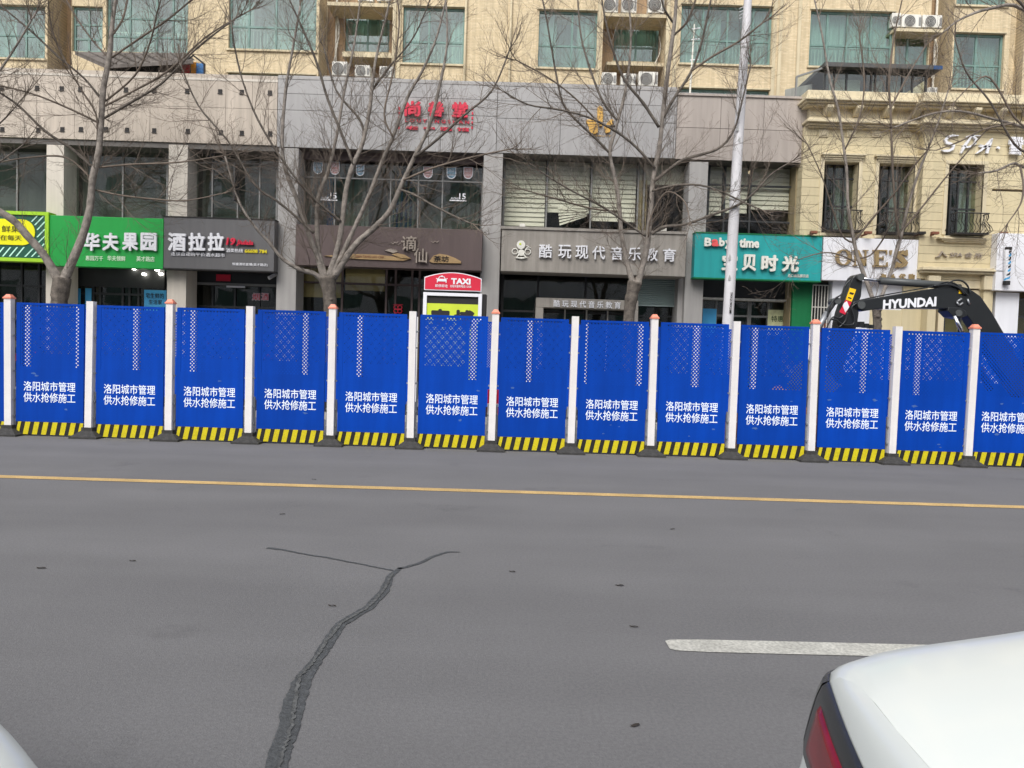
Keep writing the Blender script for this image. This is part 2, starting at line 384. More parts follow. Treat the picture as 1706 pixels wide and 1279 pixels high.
# scraps lying on the road
leafspots = [(470, 857, 'top of the left crack'), (220, 935, 'far left of the road, right one of two'), (68, 947, 'far left edge of the road'), (853, 953, 'right of where the cracks meet'),
             (553, 1010, 'left of the wide sealed crack'), (1032, 976, 'middle right of the road'), (1056, 1045, 'above the end of the white line'), (523, 799, 'just in front of the yellow line'), (1058, 1210, 'low, left of the white car'), (1120, 882, 'far right below yellow line')]
for i, (x, y, wh) in enumerate(leafspots):
    g = G(x, y); L = .022 * random.uniform(.8, 1.3) * (1 + g.y / 12); mb = MB(); n = 9; vs = []
    a0 = random.uniform(-.4, .4)
    for k in range(n):
        a = 2 * math.pi * k / n; rr = random.uniform(.75, 1.1)
        u, v = math.cos(a) * L * rr, math.sin(a) * L * .3 * rr
        vs.append((u * math.cos(a0) - v * math.sin(a0), u * math.sin(a0) + v * math.cos(a0), .003 + .006 * abs(math.sin(a * 1.5)) ))
    vs.append((0, 0, .006)); mb.add(vs, [(k, (k + 1) % n, n) for k in range(n)])
    o = mb.build('fallen_leaf', 'leaf_dark'); o.location = (g.x, g.y, .001)
    tag(o, 'small dark curled leaf on the asphalt, ' + wh, 'leaf', 'dead leaves scattered on the road')
# ------------------------------------------------------------------ facade helpers
def wall_with_holes(mb, xa, xb, za, zb, holes, Y, T):
    xs = sorted(set([xa, xb] + [h[0] for h in holes] + [h[2] for h in holes])); zs = sorted(set([za, zb] + [h[1] for h in holes] + [h[3] for h in holes]))
    xs = [x for x in xs if xa <= x <= xb]; zs = [z for z in zs if za <= z <= zb]
    for i in range(len(xs) - 1):
        for j in range(len(zs) - 1):
            cx, cz = (xs[i] + xs[i+1]) / 2, (zs[j] + zs[j+1]) / 2
            if any(h[0] < cx < h[2] and h[1] < cz < h[3] for h in holes): continue
            mb.quad((xs[i], Y, zs[j]), (xs[i+1], Y, zs[j]), (xs[i+1], Y, zs[j+1]), (xs[i], Y, zs[j+1]))
    for h in holes:
        x0, z0, x1, z1 = max(h[0], xa), max(h[1], za), min(h[2], xb), min(h[3], zb)
        mb.quad((x0, Y, z0), (x1, Y, z0), (x1, Y+T, z0), (x0, Y+T, z0)); mb.quad((x0, Y, z1), (x0, Y+T, z1), (x1, Y+T, z1), (x1, Y, z1))
        mb.quad((x0, Y, z0), (x0, Y+T, z0), (x0, Y+T, z1), (x0, Y, z1)); mb.quad((x1, Y, z0), (x1, Y, z1), (x1, Y+T, z1), (x1, Y+T, z0))
    mb.quad((xa, Y, za), (xa, Y, zb), (xa, Y+T, zb), (xa, Y+T, za)); mb.quad((xb, Y, za), (xb, Y+T, za), (xb, Y+T, zb), (xb, Y, zb))
    mb.quad((xa, Y, zb), (xb, Y, zb), (xb, Y+T, zb), (xa, Y+T, zb)); mb.quad((xa, Y, za), (xa, Y+T, za), (xb, Y+T, za), (xb, Y, za))
def window(parent, rect, Y, vx=(), hz=(), fm='frame_grey', pm='glass_upper', fw=.05, dep=.08, back=None, backd=.5, label=None, world_rect=None, sub=None):
    """frame, panes and what hangs behind; vx/hz mullions as fractions"""
    xa, za, xb, zb = world_rect or R(*rect, Y)
    f = MB(); f.box(xa, Y, za, xa + fw, Y + dep, zb).box(xb - fw, Y, za, xb, Y + dep, zb)
    f.box(xa + fw, Y, zb - fw, xb - fw, Y + dep, zb).box(xa + fw, Y, za, xb - fw, Y + dep, za + fw)
    X = [xa + fw] + [xa + (xb - xa) * t for t in vx] + [xb - fw]; Z = [za + fw] + [za + (zb - za) * t for t in sorted(hz)] + [zb - fw]
    hw = fw * .4
    for t in X[1:-1]: f.box(t - hw, Y + .004, za + fw, t + hw, Y + dep - .004, zb - fw)
    for t in Z[1:-1]: f.box(xa + fw, Y + .008, t - hw, xb - fw, Y + dep - .008, t + hw)
    wn = f.build('window', fm, parent)
    if label: wn['label'] = label
    for i in range(len(X) - 1):
        for j in range(len(Z) - 1):
            MB().box(X[i], Y + dep * .45, Z[j], X[i+1], Y + dep * .45 + .012, Z[j+1]).build('pane', pm, wn)
    if back:
        MB().quad((xa, Y + backd, za), (xb, Y + backd, za), (xb, Y + backd, zb), (xa, Y + backd, zb)).build('curtain' if 'curt' in back or 'blind' in back else 'room_back', back, wn)
    return wn, (xa, za, xb, zb)
def slats(parent, xa, za, xb, zb, Y, m='blind', pitch=.13, name='blind', tilt=.25):
    mb = MB(); z = za
    while z < zb - .01:
        z2 = min(z + pitch, zb); mb.quad((xa, Y, z), (xb, Y, z), (xb, Y + pitch * tilt, z2 - .012), (xa, Y + pitch * tilt, z2 - .012)); z = z2
    mb.quad((xa, Y + .06, za), (xb, Y + .06, za), (xb, Y + .06, zb), (xa, Y + .06, zb))
    return mb.build(name, m, parent)
def panels(parent, xs, ys, Y, T, m, gap=.012, name='fascia_panel', xm=None):
    """cladding panels; xs in px at mid height, ys in px measured at xm"""
    xm = xm if xm is not None else (xs[0] + xs[-1]) / 2; ym = (ys[0] + ys[-1]) / 2
    Z = [P(xm, y, Y).z for y in ys]; X = [P(x, ym, Y).x for x in xs]
    for i in range(len(X) - 1):
        for j in range(len(Z) - 1):
            MB().box(X[i] + gap/2, Y + random.uniform(0, .004), Z[j+1] + gap/2, X[i+1] - gap/2, Y + T, Z[j] - gap/2).build(name, m, parent)
    return X, Z
def fr(px, x0, x1): return (px - x0) / (x1 - x0)
# ================================================================== podium buildings
YF, YG, YS = 21.0, 21.6, 20.62     # cladding front, glazing, sign faces
def zof(px, py, Y): return P(px, py, Y).z
def xof(px, py, Y): return P(px, py, Y).x
GZ = .115
bA = thing('shop_building', 'low beige clad building with rows of small square holes above three shops', 'building', (xof(100, 400, YF), YF, GZ))
bB = thing('shop_building', 'low grey clad building between the beige front and the cream carved front', 'building', (xof(850, 400, YF), YF, GZ))
def core(parent, x0, x1, ytop, ybot, m, soffit='shade_metal'):
    xa, _, xb, _ = R(x0, 200, x1, 200, YF); zt = zof((x0+x1)/2, ytop, YF); zb = zof((x0+x1)/2, ybot, YF)
    MB().box(xa, YF + .05, zb + .01, xb, 21.95, zt - .02).build('beam', m, parent)
    MB().box(xa, 21.96, zt - .75, xb, 27.8, zt - .6).build('roof', 'roof_board', parent)
    MB().box(xa, YF - .01, zt - .02, xb, YF + .32, zt + .04).build('coping', soffit, parent)
core(bA, -420, 462, 122, 238, 'shade_metal', 'beige_pillar')
core(bB, 462, 1127, 140, 254, 'shade_metal', 'grey_pillar'); core(bB, 1127, 1345, 160, 268, 'shade_metal', 'brown_panel')
xsA = [-420, -350, -280, -210, -140, -70, -2, 61, 124, 187, 250, 313, 376, 420, 462]
panels(bA, xsA, [119, 175, 235], YF, .06, 'beige_panel', gap=.009, xm=230)
panels(bB, [462, 553, 643, 735, 828], [130, 160.5, 188, 250], YF, .06, 'grey_panel', gap=.012)
panels(bB, [828, 934, 1042, 1127], [140, 172, 201, 259], YF, .06, 'grey_panel', gap=.012)
panels(bB, [1127, 1200, 1272, 1345], [157, 215, 268], YF + .03, .06, 'brown_panel', gap=.012)
# square anchor holes in the beige cladding
sock = [(3, 146), (62, 146), (103, 147), (134, 148), (210, 149), (257, 150), (312, 151), (367, 152), (403, 153), (450, 154),
        (4, 215), (64, 216), (104, 215), (135, 215), (177, 215), (212, 216), (257, 217), (313, 218), (368, 220), (403, 221), (450, 222)]
for x, y in sock:
    p = P(x, y, YF); h = .055; m_ = MB().box(p.x-h, YF-.012, p.z-h, p.x+h, YF-.002, p.z+h)
    o = m_.build('bracket_hole', 'ink', bA)
    MB().box(p.x-h-.012, YF-.03, p.z-h-.012, p.x+h+.012, YF-.001, p.z-h).build('sill', 'dark_metal', o)
# pillars
def pillar(parent, x0, x1, m, ytop, Y0=YF + .02, Y1=21.75, yref=330):
    xa, xb = xof(x0, yref, Y0), xof(x1, yref, Y0)
    return MB().box(xa, Y0, GZ, xb, Y1, zof((x0+x1)/2, ytop, YF) - .01).build('pillar', m, parent, bevel=.01)
for x0, x1 in ((-150, -120), (77, 106), (280, 312)): pillar(bA, x0, x1, 'beige_pillar', 240)
pillar(bB, 463, 496, 'grey_pillar', 246, YF - .02); pillar(bB, 804, 836, 'grey_pillar', 254); pillar(bB, 1147, 1178, 'grey_pillar', 268)
pillar(bA, -420, -395, 'beige_pillar', 240)
# dark inner volume behind the glazing: back wall, slab between the storeys
def inner(parent, x0, x1):
    xa, xb = xof(x0, 400, YG), xof(x1, 400, YG)
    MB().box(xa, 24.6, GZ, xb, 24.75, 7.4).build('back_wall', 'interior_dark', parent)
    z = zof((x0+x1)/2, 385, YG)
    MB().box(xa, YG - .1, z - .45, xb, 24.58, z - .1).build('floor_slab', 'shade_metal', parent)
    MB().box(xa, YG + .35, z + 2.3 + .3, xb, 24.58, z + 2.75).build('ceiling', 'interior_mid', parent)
inner(bA, -420, 462); inner(bB, 463, 1345)
for p_, x in ((bA, -419), (bB, 470), (bB, 820), (bB, 1160), (bB, 1343)):
    X = xof(x, 400, YG); MB().box(X - .06, YG + .15, GZ, X + .06, 24.58, 7.3).build('partition_wall', 'interior_mid', p_)
# upper storey glazing
window(bA, (-395, 238, -150, 356), YG, (.5,), (.75,), fm='frame_grey')
window(bA, (-120, 238, 80, 356), YG, (.48, .74), (.88,), fm='frame_grey', back='interior_mid', backd=.9)
window(bA, (108, 241, 280, 366), YG, (.56,), (), fm='frame_grey', back='interior_mid', backd=.9)
wn, q = window(bA, (311, 244, 463, 370), YG, (.28, .56, .80), (.78,), fm='frame_grey', back='interior_mid', backd=1.1)
MB().box(q[0] + (q[2]-q[0])*.56, YG - .35, q[1] + (q[3]-q[1])*.26, q[0] + (q[2]-q[0])*.58, YG, q[1] + (q[3]-q[1])*.74).build('open_sash', 'frame_dark', wn)
wn, q = window(bB, (496, 262, 805, 384), YG, (.20, .50, .65, .78), (.70,), fm='frame_grey', fw=.045, back='interior_mid', backd=1.3)
xa, za, xb, zb = R(496, 250, 805, 270, YG - .1); MB().box(xa, YG - .2, za, xb, YG - .02, zb).build('lintel', 'brown_board', bB)
# curtains and things seen dimly in the tea house's upper room
for x0, x1, m_ in ((503, 520, 'curtain_green'), (545, 556, 'sky_blue_paint'), (575, 615, 'interior_mid'), (650, 690, 'interior_mid'), (655, 690, 'poster_navy'), (760, 798, 'interior_mid')):
    xa, za, xb, zb = R(x0, 285, x1, 380, YG + .7); mb = MB(); n = 10
    for k in range(n):
        a0, a1 = xa + (xb-xa)*k/n, xa + (xb-xa)*(k+1)/n; d0, d1 = .05*(k % 2), .05*((k+1) % 2)
        mb.quad((a0, YG+.7+d0, za), (a1, YG+.7+d1, za), (a1, YG+.7+d1, zb), (a0, YG+.7+d0, zb))
    mb.build('curtain', m_, bB)
def bay_blinds(parent, rect, cols, drops, fw=.05, fm='frame_grey', hz=(.08,)):
    x0, y0, x1, y1 = rect; ts = [fr(c, x0, x1) for c in cols]
    wn, q = window(parent, rect, YG, ts, hz, fm=fm, pm='glass_blinds', fw=fw)
    X = [q[0]] + [q[0] + (q[2]-q[0])*t for t in ts] + [q[2]]
    for i, d in enumerate(drops):
        if d is None: continue
        zlo = q[3] - (q[3]-q[1]) * d
        slats(wn, X[i] + .04, zlo, X[i+1] - .04, q[3] - .05, YG + .16)
    return wn, q
wn, q = bay_blinds(bB, (838, 262, 1147, 386), (911, 985, 1063, 1073), (1, .74, .84, 1, .32), hz=())
# one blind hanging askew
X0 = q[0] + (q[2]-q[0]) * .30; X1 = q[0] + (q[2]-q[0]) * .46; zz = q[1] + (q[3]-q[1]) * .25; mb = MB()
for k in range(6): mb.quad((X0 + k*.012, YG+.13, zz - .09*k + .10), (X1, YG+.13, zz - .03*k + .08), (X1, YG+.15, zz - .03*k + .10), (X0 + k*.012, YG+.15, zz - .09*k + .17))
mb.build('fallen_blind', 'blind', wn)
# striped curtain beside the dark lower pane
xa, za, xb, zb = R(1064, 300, 1078, 386, YG + .1); mb = MB()
for k in range(5): mb.box(xa + (xb-xa)*k/5, YG + .09, za, xa + (xb-xa)*(k+.6)/5, YG + .12, zb)
mb.build('curtain', 'poster_kraft', wn)
bay_blinds(bB, (1178, 272, 1336, 396), (1207, 1250), (.70, .66, .60), fw=.06, fm='frame_dark', hz=(.22, .70))
# ------------------------------------------------------------------ ground floor shopfronts (own names, all parts of their building)
def shopfront(parent, rect, vx, hz, fm, pm='glass_shop', label=None, Y=21.9):
    x0, y0, x1, y1 = rect; xa, _, xb, zb = R(x0, y0, x1, y0, Y)
    return window(parent, None, Y, vx, hz, fm=fm, pm=pm, fw=.07, dep=.1, world_rect=(xa, GZ + .01, xb, zb), label=label)
HZ = (.62,)
s0, q0 = shopfront(bA, (-110, 432, 84, 0), (.3, .55, .75, .9), (.8,), 'frame_dark')
s1, q1 = shopfront(bA, (88, 444, 276, 0), (.12, .22, .36, .42, .62, .68, .76), (.78,), 'frame_dark')
s2, q2 = shopfront(bA, (277, 449, 462, 0), (.18, .42, .62, .84), (.70,), 'frame_dark')
s3, q3 = shopfront(bB, (497, 443, 804, 0), (.24, .48, .53, .62, .66), (.86,), 'brown_board')
s4, q4 = shopfront(bB, (836, 455, 1063, 0), (.27, .62), (.70,), 'dark_metal')
s5, q5 = shopfront(bB, (1170, 466, 1320, 0), (.17, .29, .53, .55, .75), (.62, .72), 'frame_grey')
MB().box(xof(84, 500, 21.5), 21.5, GZ, xof(90, 500, 21.5), 21.8, zof(87, 446, 21.5)).build('pillar', 'white_wall', bA)
# roller blinds in the tea house, tan
for x0, x1, y1 in ((503, 569, 495), (575, 641, 484)):
    xa, za, xb, zb = R(x0, 446, x1, y1, 21.98); MB().box(xa, 22.01, za, xb, 22.03, zb).build('roller_blind', 'blind_tan', s3)
# shelves with goods, seen through the shop glass
def shelves(parent, q, rows, cols, mats, Y=23.6, z1=2.6):
    xa, _, xb, _ = q; mb = MB(); mb.box(xa + .2, Y, GZ + .01, xb - .2, Y + .05, z1)
    for r in range(rows):
        z = .35 + (z1 - .5) * r / rows; mb.box(xa + .2, Y - .35, z, xb - .2, Y - .01, z + .03)
    mb.build('shelf', 'frame_dark', parent)
    g = [MB() for _ in mats]
    for r in range(rows):
        z = .35 + (z1 - .5) * r / rows + .032; x = xa + .3
        while x < xb - .4:
            w_ = random.uniform(.07, .2); h = random.uniform(.14, .34); random.choice(g).box(x, Y - .3, z, x + w_ - .02, Y - .12, z + h); x += w_
    for k, b_ in enumerate(g): b_.build('goods', mats[k], parent, kind='stuff')
shelves(s0, q0, 5, 12, ['plant_green', 'crimson', 'poster_kraft'])
shelves(s1, q1, 5, 14, ['poster_cream', 'orange_paint', 'plant_green', 'blind_tan'])
shelves(s2, q2, 6, 14, ['crimson', 'dark_green_panel', 'poster_kraft', 'letter_white'])
shelves(s5, q5, 5, 12, ['poster_cream', 'poster_blue', 'sticker_pink'])
def slab(parent, rect, Y, T, m, name, bev=0, **k):
    xa, za, xb, zb = R(*rect, Y); return MB().box(xa, Y, za, xb, Y + T, zb).build(name, m, parent, bevel=bev, **k)
slab(s1, (92, 446, 274, 478), 21.86, .04, 'frame_dark', 'header_panel'); 
slab(s2, (278, 452, 462, 471), 21.84, .06, 'frame_dark', 'header_panel'); slab(s2, (278, 471, 462, 475), 21.78, .1, 'frame_grey', 'rail')
slab(s5, (1170, 468, 1318, 496), 21.7, .2, 'frame_dark', 'rolled_shutter_box'); slab(s5, (1170, 497, 1318, 500.5), 21.6, .3, 'ac_white', 'rail')
for x, y in ((223, 448), (262, 450), (240, 457.5), (268, 457)):   # lit ceiling spots of the fruit shop
    p = P(x, y, 21.8); mb = MB().tube([(p.x, 21.8, p.z + .03), (p.x, 21.79, p.z)], [.05, .06], 10); mb.build('ceiling_lamp', 'lamp_lit', s1)
# tea house door ornament, music school portal, roller shutter, green panel, barred window
def knot(parent, x, y, Y, r, m):
    p = P(x, y, Y); mb = MB()
    for k in range(4):
        a = math.pi/4 + k*math.pi/2; c = (p.x + r*.55*math.cos(a), p.z + r*.5*math.sin(a))
        ring = [(c[0] + r*.42*math.cos(t*math.pi/6), Y, c[1] + r*.42*math.sin(t*math.pi/6)) for t in range(13)]; mb.tube(ring, r*.1, 4, cap=False)
    mb.box(p.x - r, Y-.01, p.z + r*.92, p.x + r, Y+.01, p.z + r); mb.box(p.x - r*.2, Y-.012, p.z - r*.2, p.x + r*.2, Y+.012, p.z + r*.2)
    return mb.build('paper_ornament', m)
o = knot(None, 663, 515, 21.86, .14, 'crimson'); tag(o, 'red paper knot ornament on the tea house door', 'ornament')
pt = thing('entrance_portal', 'small grey entrance frame lettered with the music school name', 'portal', (P(975, 500, 21.3).x, 21.3, GZ))
xa, _, xb, zt = R(893, 498, 1064, 498, 21.2); zi = zof(978, 514, 21.2); xl = xof(905, 520, 21.2)
MB().box(xa, 21.2, zi, xb, 21.85, zt).build('lintel', 'concrete_sign', pt, bevel=.01)
MB().box(xa, 21.2, GZ, xl, 21.85, zi - .003).build('jamb', 'concrete_sign', pt)
MB().box(xb - .12, 21.2, GZ, xb, 21.85, zi - .003).build('jamb', 'concrete_sign', pt)
text(pt, '酷 玩 现 代 音 乐 教 育', (922, 501, 1034, 512.5), 21.19, 'letter_white', .03, .01)
for x in (941, 977, 1012): 
    X = xof(x, 525, 21.84); MB().box(X - .02, 21.8, GZ, X + .02, 21.86, zi - .003).build('mullion', 'ac_white', pt)
xa, za, xb, zb = R(1063, 463, 1131, 508, 21.7); sh = MB()
n = 14
for k in range(n):
    z0 = za + (zb-za)*k/n; z1 = za + (zb-za)*(k+1)/n; zm = (z0+z1)/2
    sh.quad((xa, 21.7, z0), (xb, 21.7, z0), (xb, 21.675, zm), (xa, 21.675, zm)); sh.quad((xa, 21.675, zm), (xb, 21.675, zm), (xb, 21.7, z1), (xa, 21.7, z1))
sh.box(xa, 21.68, za - .04, xb, 21.72, za); sh.build('roller_shutter', 'shutter', bB)
window(bB, None, 21.9, (.5,), (.7,), fm='frame_dark', pm='glass_shop', world_rect=(xa, GZ + .01, xb, zof(1097, 462, 21.9)))
x5 = xof(1129, 480, 21.3); MB().box(x5, 21.25, GZ, xof(1170, 500, 21.25), 21.95, zof(1150, 462, 21.25)).build('pillar', 'grey_pillar', bB, bevel=.01)
slab(bB, (1319, 468, 1353, 600), 21.12, .12, 'dark_green_panel', 'wall_panel')
bars = thing('window_grille', 'white barred window guard between green panel and white wall', 'window grille', P(1367, 560, 21.05))
xa, za, xb, zb = R(1353, 475, 1383, 548, 21.05)
for k in range(7):
    x = xa + (xb-xa)*k/6; MB().tube([(x, 21.05, za), (x, 21.05, zb)], .012, 5).build('bar', 'ac_white', bars)
for z in (za, (za+zb)/2, zb): MB().box(xa, 21.04, z-.012, xb, 21.06, z+.012).build('cross_bar', 'ac_white', bars)
slab(bB, (1353.5, 470, 1383.5, 600), 21.18, .06, 'interior_dark', 'recess_wall')
slab(bB, (1354, 538, 1383, 600), 21.1, .06, 'rust', 'step_wall')
# ================================================================== signs
def sign(name, rect, m, label, cat='sign', Y=YS, T=.32, edge=None, grp=None):
    xa, za, xb, zb = R(*rect, Y); t = thing(name, label, cat, ((xa+xb)/2, Y, za), grp)
    MB().box(xa, Y, za, xb, Y + T, zb).build('board', m, t, bevel=.008)
    if edge:
        MB().box(xa-.01, Y-.015, zb-.002, xb+.01, Y+T, zb+.03).build('edge_trim', edge, t); MB().box(xa-.01, Y-.015, za-.03, xb+.01, Y+T, za+.002).build('edge_trim', edge, t)
    return t
# lime and dark green sign at the far left
t = sign('shop_sign', (-110, 356, 76, 428), 'forest', 'dark green sign with lime border, yellow pill and pale slanted lines')
xa, za, xb, zb = R(-110, 356, 76, 428, YS)
for r_ in ((xa-.1, zb, xb+.1, zb+.09), (xa-.1, za-.09, xb+.1, za), (xb, za, xb+.1, zb), (xa-.1, za, xa, zb)): MB().box(r_[0], YS-.04, r_[1], r_[2], YS+.3, r_[3]).build('border', 'lime', t)
px0, pz0, px1, pz1 = R(-70, 364, 59, 407, YS); rr = (pz1-pz0)/2; pl = []
for k in range(13): a = -math.pi/2 + math.pi*k/12; pl.append((px1 - rr + rr*math.cos(a), (pz0+pz1)/2 + rr*math.sin(a)))
for k in range(13): a = math.pi/2 + math.pi*k/12; pl.append((px0 + rr + rr*math.cos(a), (pz0+pz1)/2 + rr*math.sin(a)))
MB().prism(pl, YS-.02, YS-.002).build('pill_shape', 'lemon', t)
text(t, '美一杯 鲜果', (-48, 375, 33, 386), YS-.024, 'olive_ink', .006); text(t, '鲜产在每天', (-24, 391, 36, 400), YS-.024, 'olive_ink', .006)
def slash(xx, y_bot, y_top, dx):
    mb = MB()
    p, q_ = P(xx, y_bot, YS), P(xx + dx, y_top, YS); mb.add([(p.x-.022, YS-.006, p.z), (p.x+.022, YS-.006, p.z), (q_.x+.022, YS-.006, q_.z), (q_.x-.022, YS-.006, q_.z)], [(0,1,2,3)]); mb.build('slanted_line', 'mint_line', t)
for k, (x, yb, yt, dx) in enumerate([(53, 369, 354.5, 14), (58, 375, 357.5, 17), (62, 383, 369, 13), (62, 395, 381.5, 13), (64, 404, 393, 11), (70, 410, 405.5, 4)]): slash(x, yb, yt, dx)
for k in range(12): slash(-96 + 11.2*k, 427, 411.5, 13)
for x, yt, dx in ((42, 414, 13), (53, 419, 8), (64, 425, 3)): slash(x, 427.5, yt, dx)
# fruit shop
t = sign('shop_sign', (82, 361, 272, 445), 'green_board', 'bright green sign with white 华夫果园 letters')
for ch, (x0, x1) in zip('华夫果园', ((140, 167.5), (172, 199), (205, 231), (235.5, 262))): text(t, ch, (x0, 388, x1, 418), YS-.04, 'letter_white', .05, .035)
text(t, '惠园万千', (143, 426, 172, 434), YS-.004, 'green_light', .008, .01); text(t, '华夫领鲜', (179, 426, 209, 434.5), YS-.004, 'green_light', .008, .01); text(t, '英才路店', (227.5, 427, 257.5, 435.5), YS-.004, 'green_light', .008, .01)
# liquor shop
t = sign('shop_sign', (272.6, 364, 457, 449), 'slate_board', 'dark grey sign with white 酒拉拉 letters and a yellow phone number', edge='ink')
for ch, (x0, x1) in zip('酒拉拉', ((281, 311), (315, 343), (347, 374.5))): text(t, ch, (x0, 388, x1, 418.5), YS-.05, 'letter_white', .06, .035)
text(t, '19', (377.5, 396, 392, 408.5), YS-.04, 'letter_red', .05, .04, slant=.15); text(t, 'Jiulala', (394, 400, 422, 410), YS-.04, 'letter_red', .04, .03, slant=.2)
text(t, '连锁自动购平价酒水超市', (285, 420.5, 375, 427), YS-.01, 'letter_white', .02, .01)
text(t, '酒类热线', (377, 414, 405, 420.5), YS-.01, 'letter_white', .02, .01); text(t, '66608 784', (408, 415.5, 445, 421.5), YS-.01, 'letter_yellow', .02, .03)
text(t, '恒盛酒坊直播(英才路店)', (387, 438, 446, 443.5), YS-.006, 'letter_white', .01, .01)
# tea house
t = sign('shop_sign', (492, 378, 803, 446), 'brown_board', 'long dark brown tea house sign with wooden leaf plaques', T=.5)
for ch, rc in (('谪', (669, 393, 694, 418)), ('仙', (690, 414, 712, 438))): text(t, ch, rc, YS-.05, 'letter_steel', .06, .01)
def leafshape(name, pts, Y, T, m):
    n = len(pts); q_ = [(P(x, y, Y).x, P(x, y, Y).z) for x, y in pts]; return MB().prism(q_[::-1], Y, Y + T).build(name, m, t)
leafshape('wood_plaque', [(540, 426), (583, 422.5), (630, 424), (660, 427.5), (684, 431), (672, 434), (640, 433), (582, 430.5)], YS-.04, .038, 'wood_pale')
leafshape('wood_plaque', [(652, 423.5), (662, 421.5), (674, 424), (685, 430.5), (668, 429.5)], YS-.07, .028, 'wood_pale')
leafshape('wood_plaque', [(715, 435), (722, 426), (732, 422.5), (745, 424.5), (758, 429.5), (768, 435), (768, 438.5), (720, 437.5)], YS-.05, .048, 'wood_pale')
leafshape('metal_cup', [(641, 417), (650, 413.5), (660, 416), (662, 419), (655, 421.5), (648, 419)], YS-.05, .048, 'letter_steel')
text(t, '茶坊', (722.5, 426, 748, 436), YS-.056, 'ink', .01, .01); text(t, 'DIAN TANG LAO CHA', (592, 425.5, 640, 429.5), YS-.046, 'rust', .006)
mb = MB()
for x, y in ((655, 405), (660, 404), (664, 406.5), (722, 403), (728, 402.5)):
    p = P(x, y, YS); mb.tube([(p.x-.06, YS-.02, p.z+.02), (p.x, YS-.03, p.z-.02), (p.x+.06, YS-.02, p.z+.03)], [.004, .012, .004], 4)
mb.build('metal_birds', 'letter_steel', t)
# music school
t = sign('shop_sign', (835, 386, 1143, 456), 'concrete_sign', 'long grey concrete sign with round player logo and 酷玩现代音乐教育', T=.9)
xa, za, xb, zb = R(835, 384.5, 1143, 386, YS); MB().box(xa-.02, YS-.04, zb-.02, xb+.02, YS+.9, zb+.05).build('coping', 'concrete_sign', t)
xs_ = [898, 930, 958.5, 986.5, 1017, 1046, 1074, 1104]
for i, (ch, x) in enumerate(zip('酷玩现代音乐教育', xs_)): text(t, ch, (x, 407 + i*1.0, x + 21.5, 429.5 + i*.9), YS-.04, 'letter_white', .05, .012)
p = P(868, 408, YS); mb = MB()
def disc(mb, cx, cz, r, Y0, Y1, n=14): mb.prism([(cx + r*math.cos(2*math.pi*k/n), cz + r*math.sin(2*math.pi*k/n)) for k in range(n)], Y0, Y1)
disc(mb, p.x, p.z, .115, YS-.06, YS-.01); 
p2 = P(868.5, 421, YS); disc(mb, p2.x, p2.z, .085, YS-.05, YS-.01)
for dx in (-.17, .17):
    ring = [(p2.x + dx + .075*math.cos(a*math.pi/6), YS-.03, p2.z + .03 + .075*math.sin(a*math.pi/6)) for a in range(13)]; mb.tube(ring, .014, 4, cap=False)
mb.tube([(p2.x-.05, YS-.03, p2.z-.05), (p2.x-.13, YS-.03, p2.z-.14), (p2.x+.02, YS-.03, p2.z-.15), (p2.x+.14, YS-.03, p2.z-.13), (p2.x+.04, YS-.03, p2.z-.04)], .03, 5)
mb.tube([(p2.x+.1, YS-.03, p2.z+.09), (p2.x+.2, YS-.03, p2.z+.18)], .012, 4); mb.tube([(p2.x+.13, YS-.03, p2.z+.2), (p2.x+.24, YS-.03, p2.z+.13)], .012, 4)
lg = mb.build('logo', 'letter_cream', t); disc(mb2 := MB(), p.x-.02, p.z+.02, .03, YS-.066, YS-.06); mb2.build('logo_mark', 'poster_lime', lg)
def lamp_spot(x, y):
    p = P(x, y, YS + .3); t_ = thing('flood_lamp', 'small pale flood lamp on the music school sign, ' + ('left one' if x < 950 else 'right one'), 'lamp', p, 'flood lamps on the concrete sign')
    mb = MB(); mb.box(p.x-.08, p.y-.05, p.z+.03, p.x+.08, p.y+.05, p.z+.13).build('lamp_head', 'ac_white', t_, bevel=.01)
    MB().box(p.x-.03, p.y-.02, p.z-.03, p.x+.03, p.y+.02, p.z+.027).build('bracket', 'ac_dark', t_)
lamp_spot(870, 381); lamp_spot(1105, 387)
# baby shop
t = sign('shop_sign', (1157, 391, 1369, 465), 'teal_board', 'teal sign with Baby time and 宝贝时光 in white letters', edge='dark_green_panel')
for s_, rc, m_ in (('B', (1173, 396, 1185, 410.5), 'letter_cream'), ('a', (1185, 398.5, 1197, 410.5), 'letter_coral'), ('b', (1197.5, 396, 1207, 410.5), 'letter_cream'), ('y', (1207, 400.5, 1218, 414.5), 'letter_cream'),
                   ('time', (1231, 397.5, 1264, 413), 'letter_cream')): text(t, s_, rc, YS-.04, m_, .05, .045)
for ch, (x0, x1) in zip('宝贝时光', ((1202, 1228), (1235.5, 1259), (1267.5, 1295), (1302, 1330))): text(t, ch, (x0, 423 + (x0-1202)*.025, x1, 450.5 + (x0-1202)*.025), YS-.05, 'letter_cream', .06, .04)
text(t, '进口商品展示店', (1312.5, 456.5, 1347, 462), YS-.006, 'letter_cream', .01, .012)
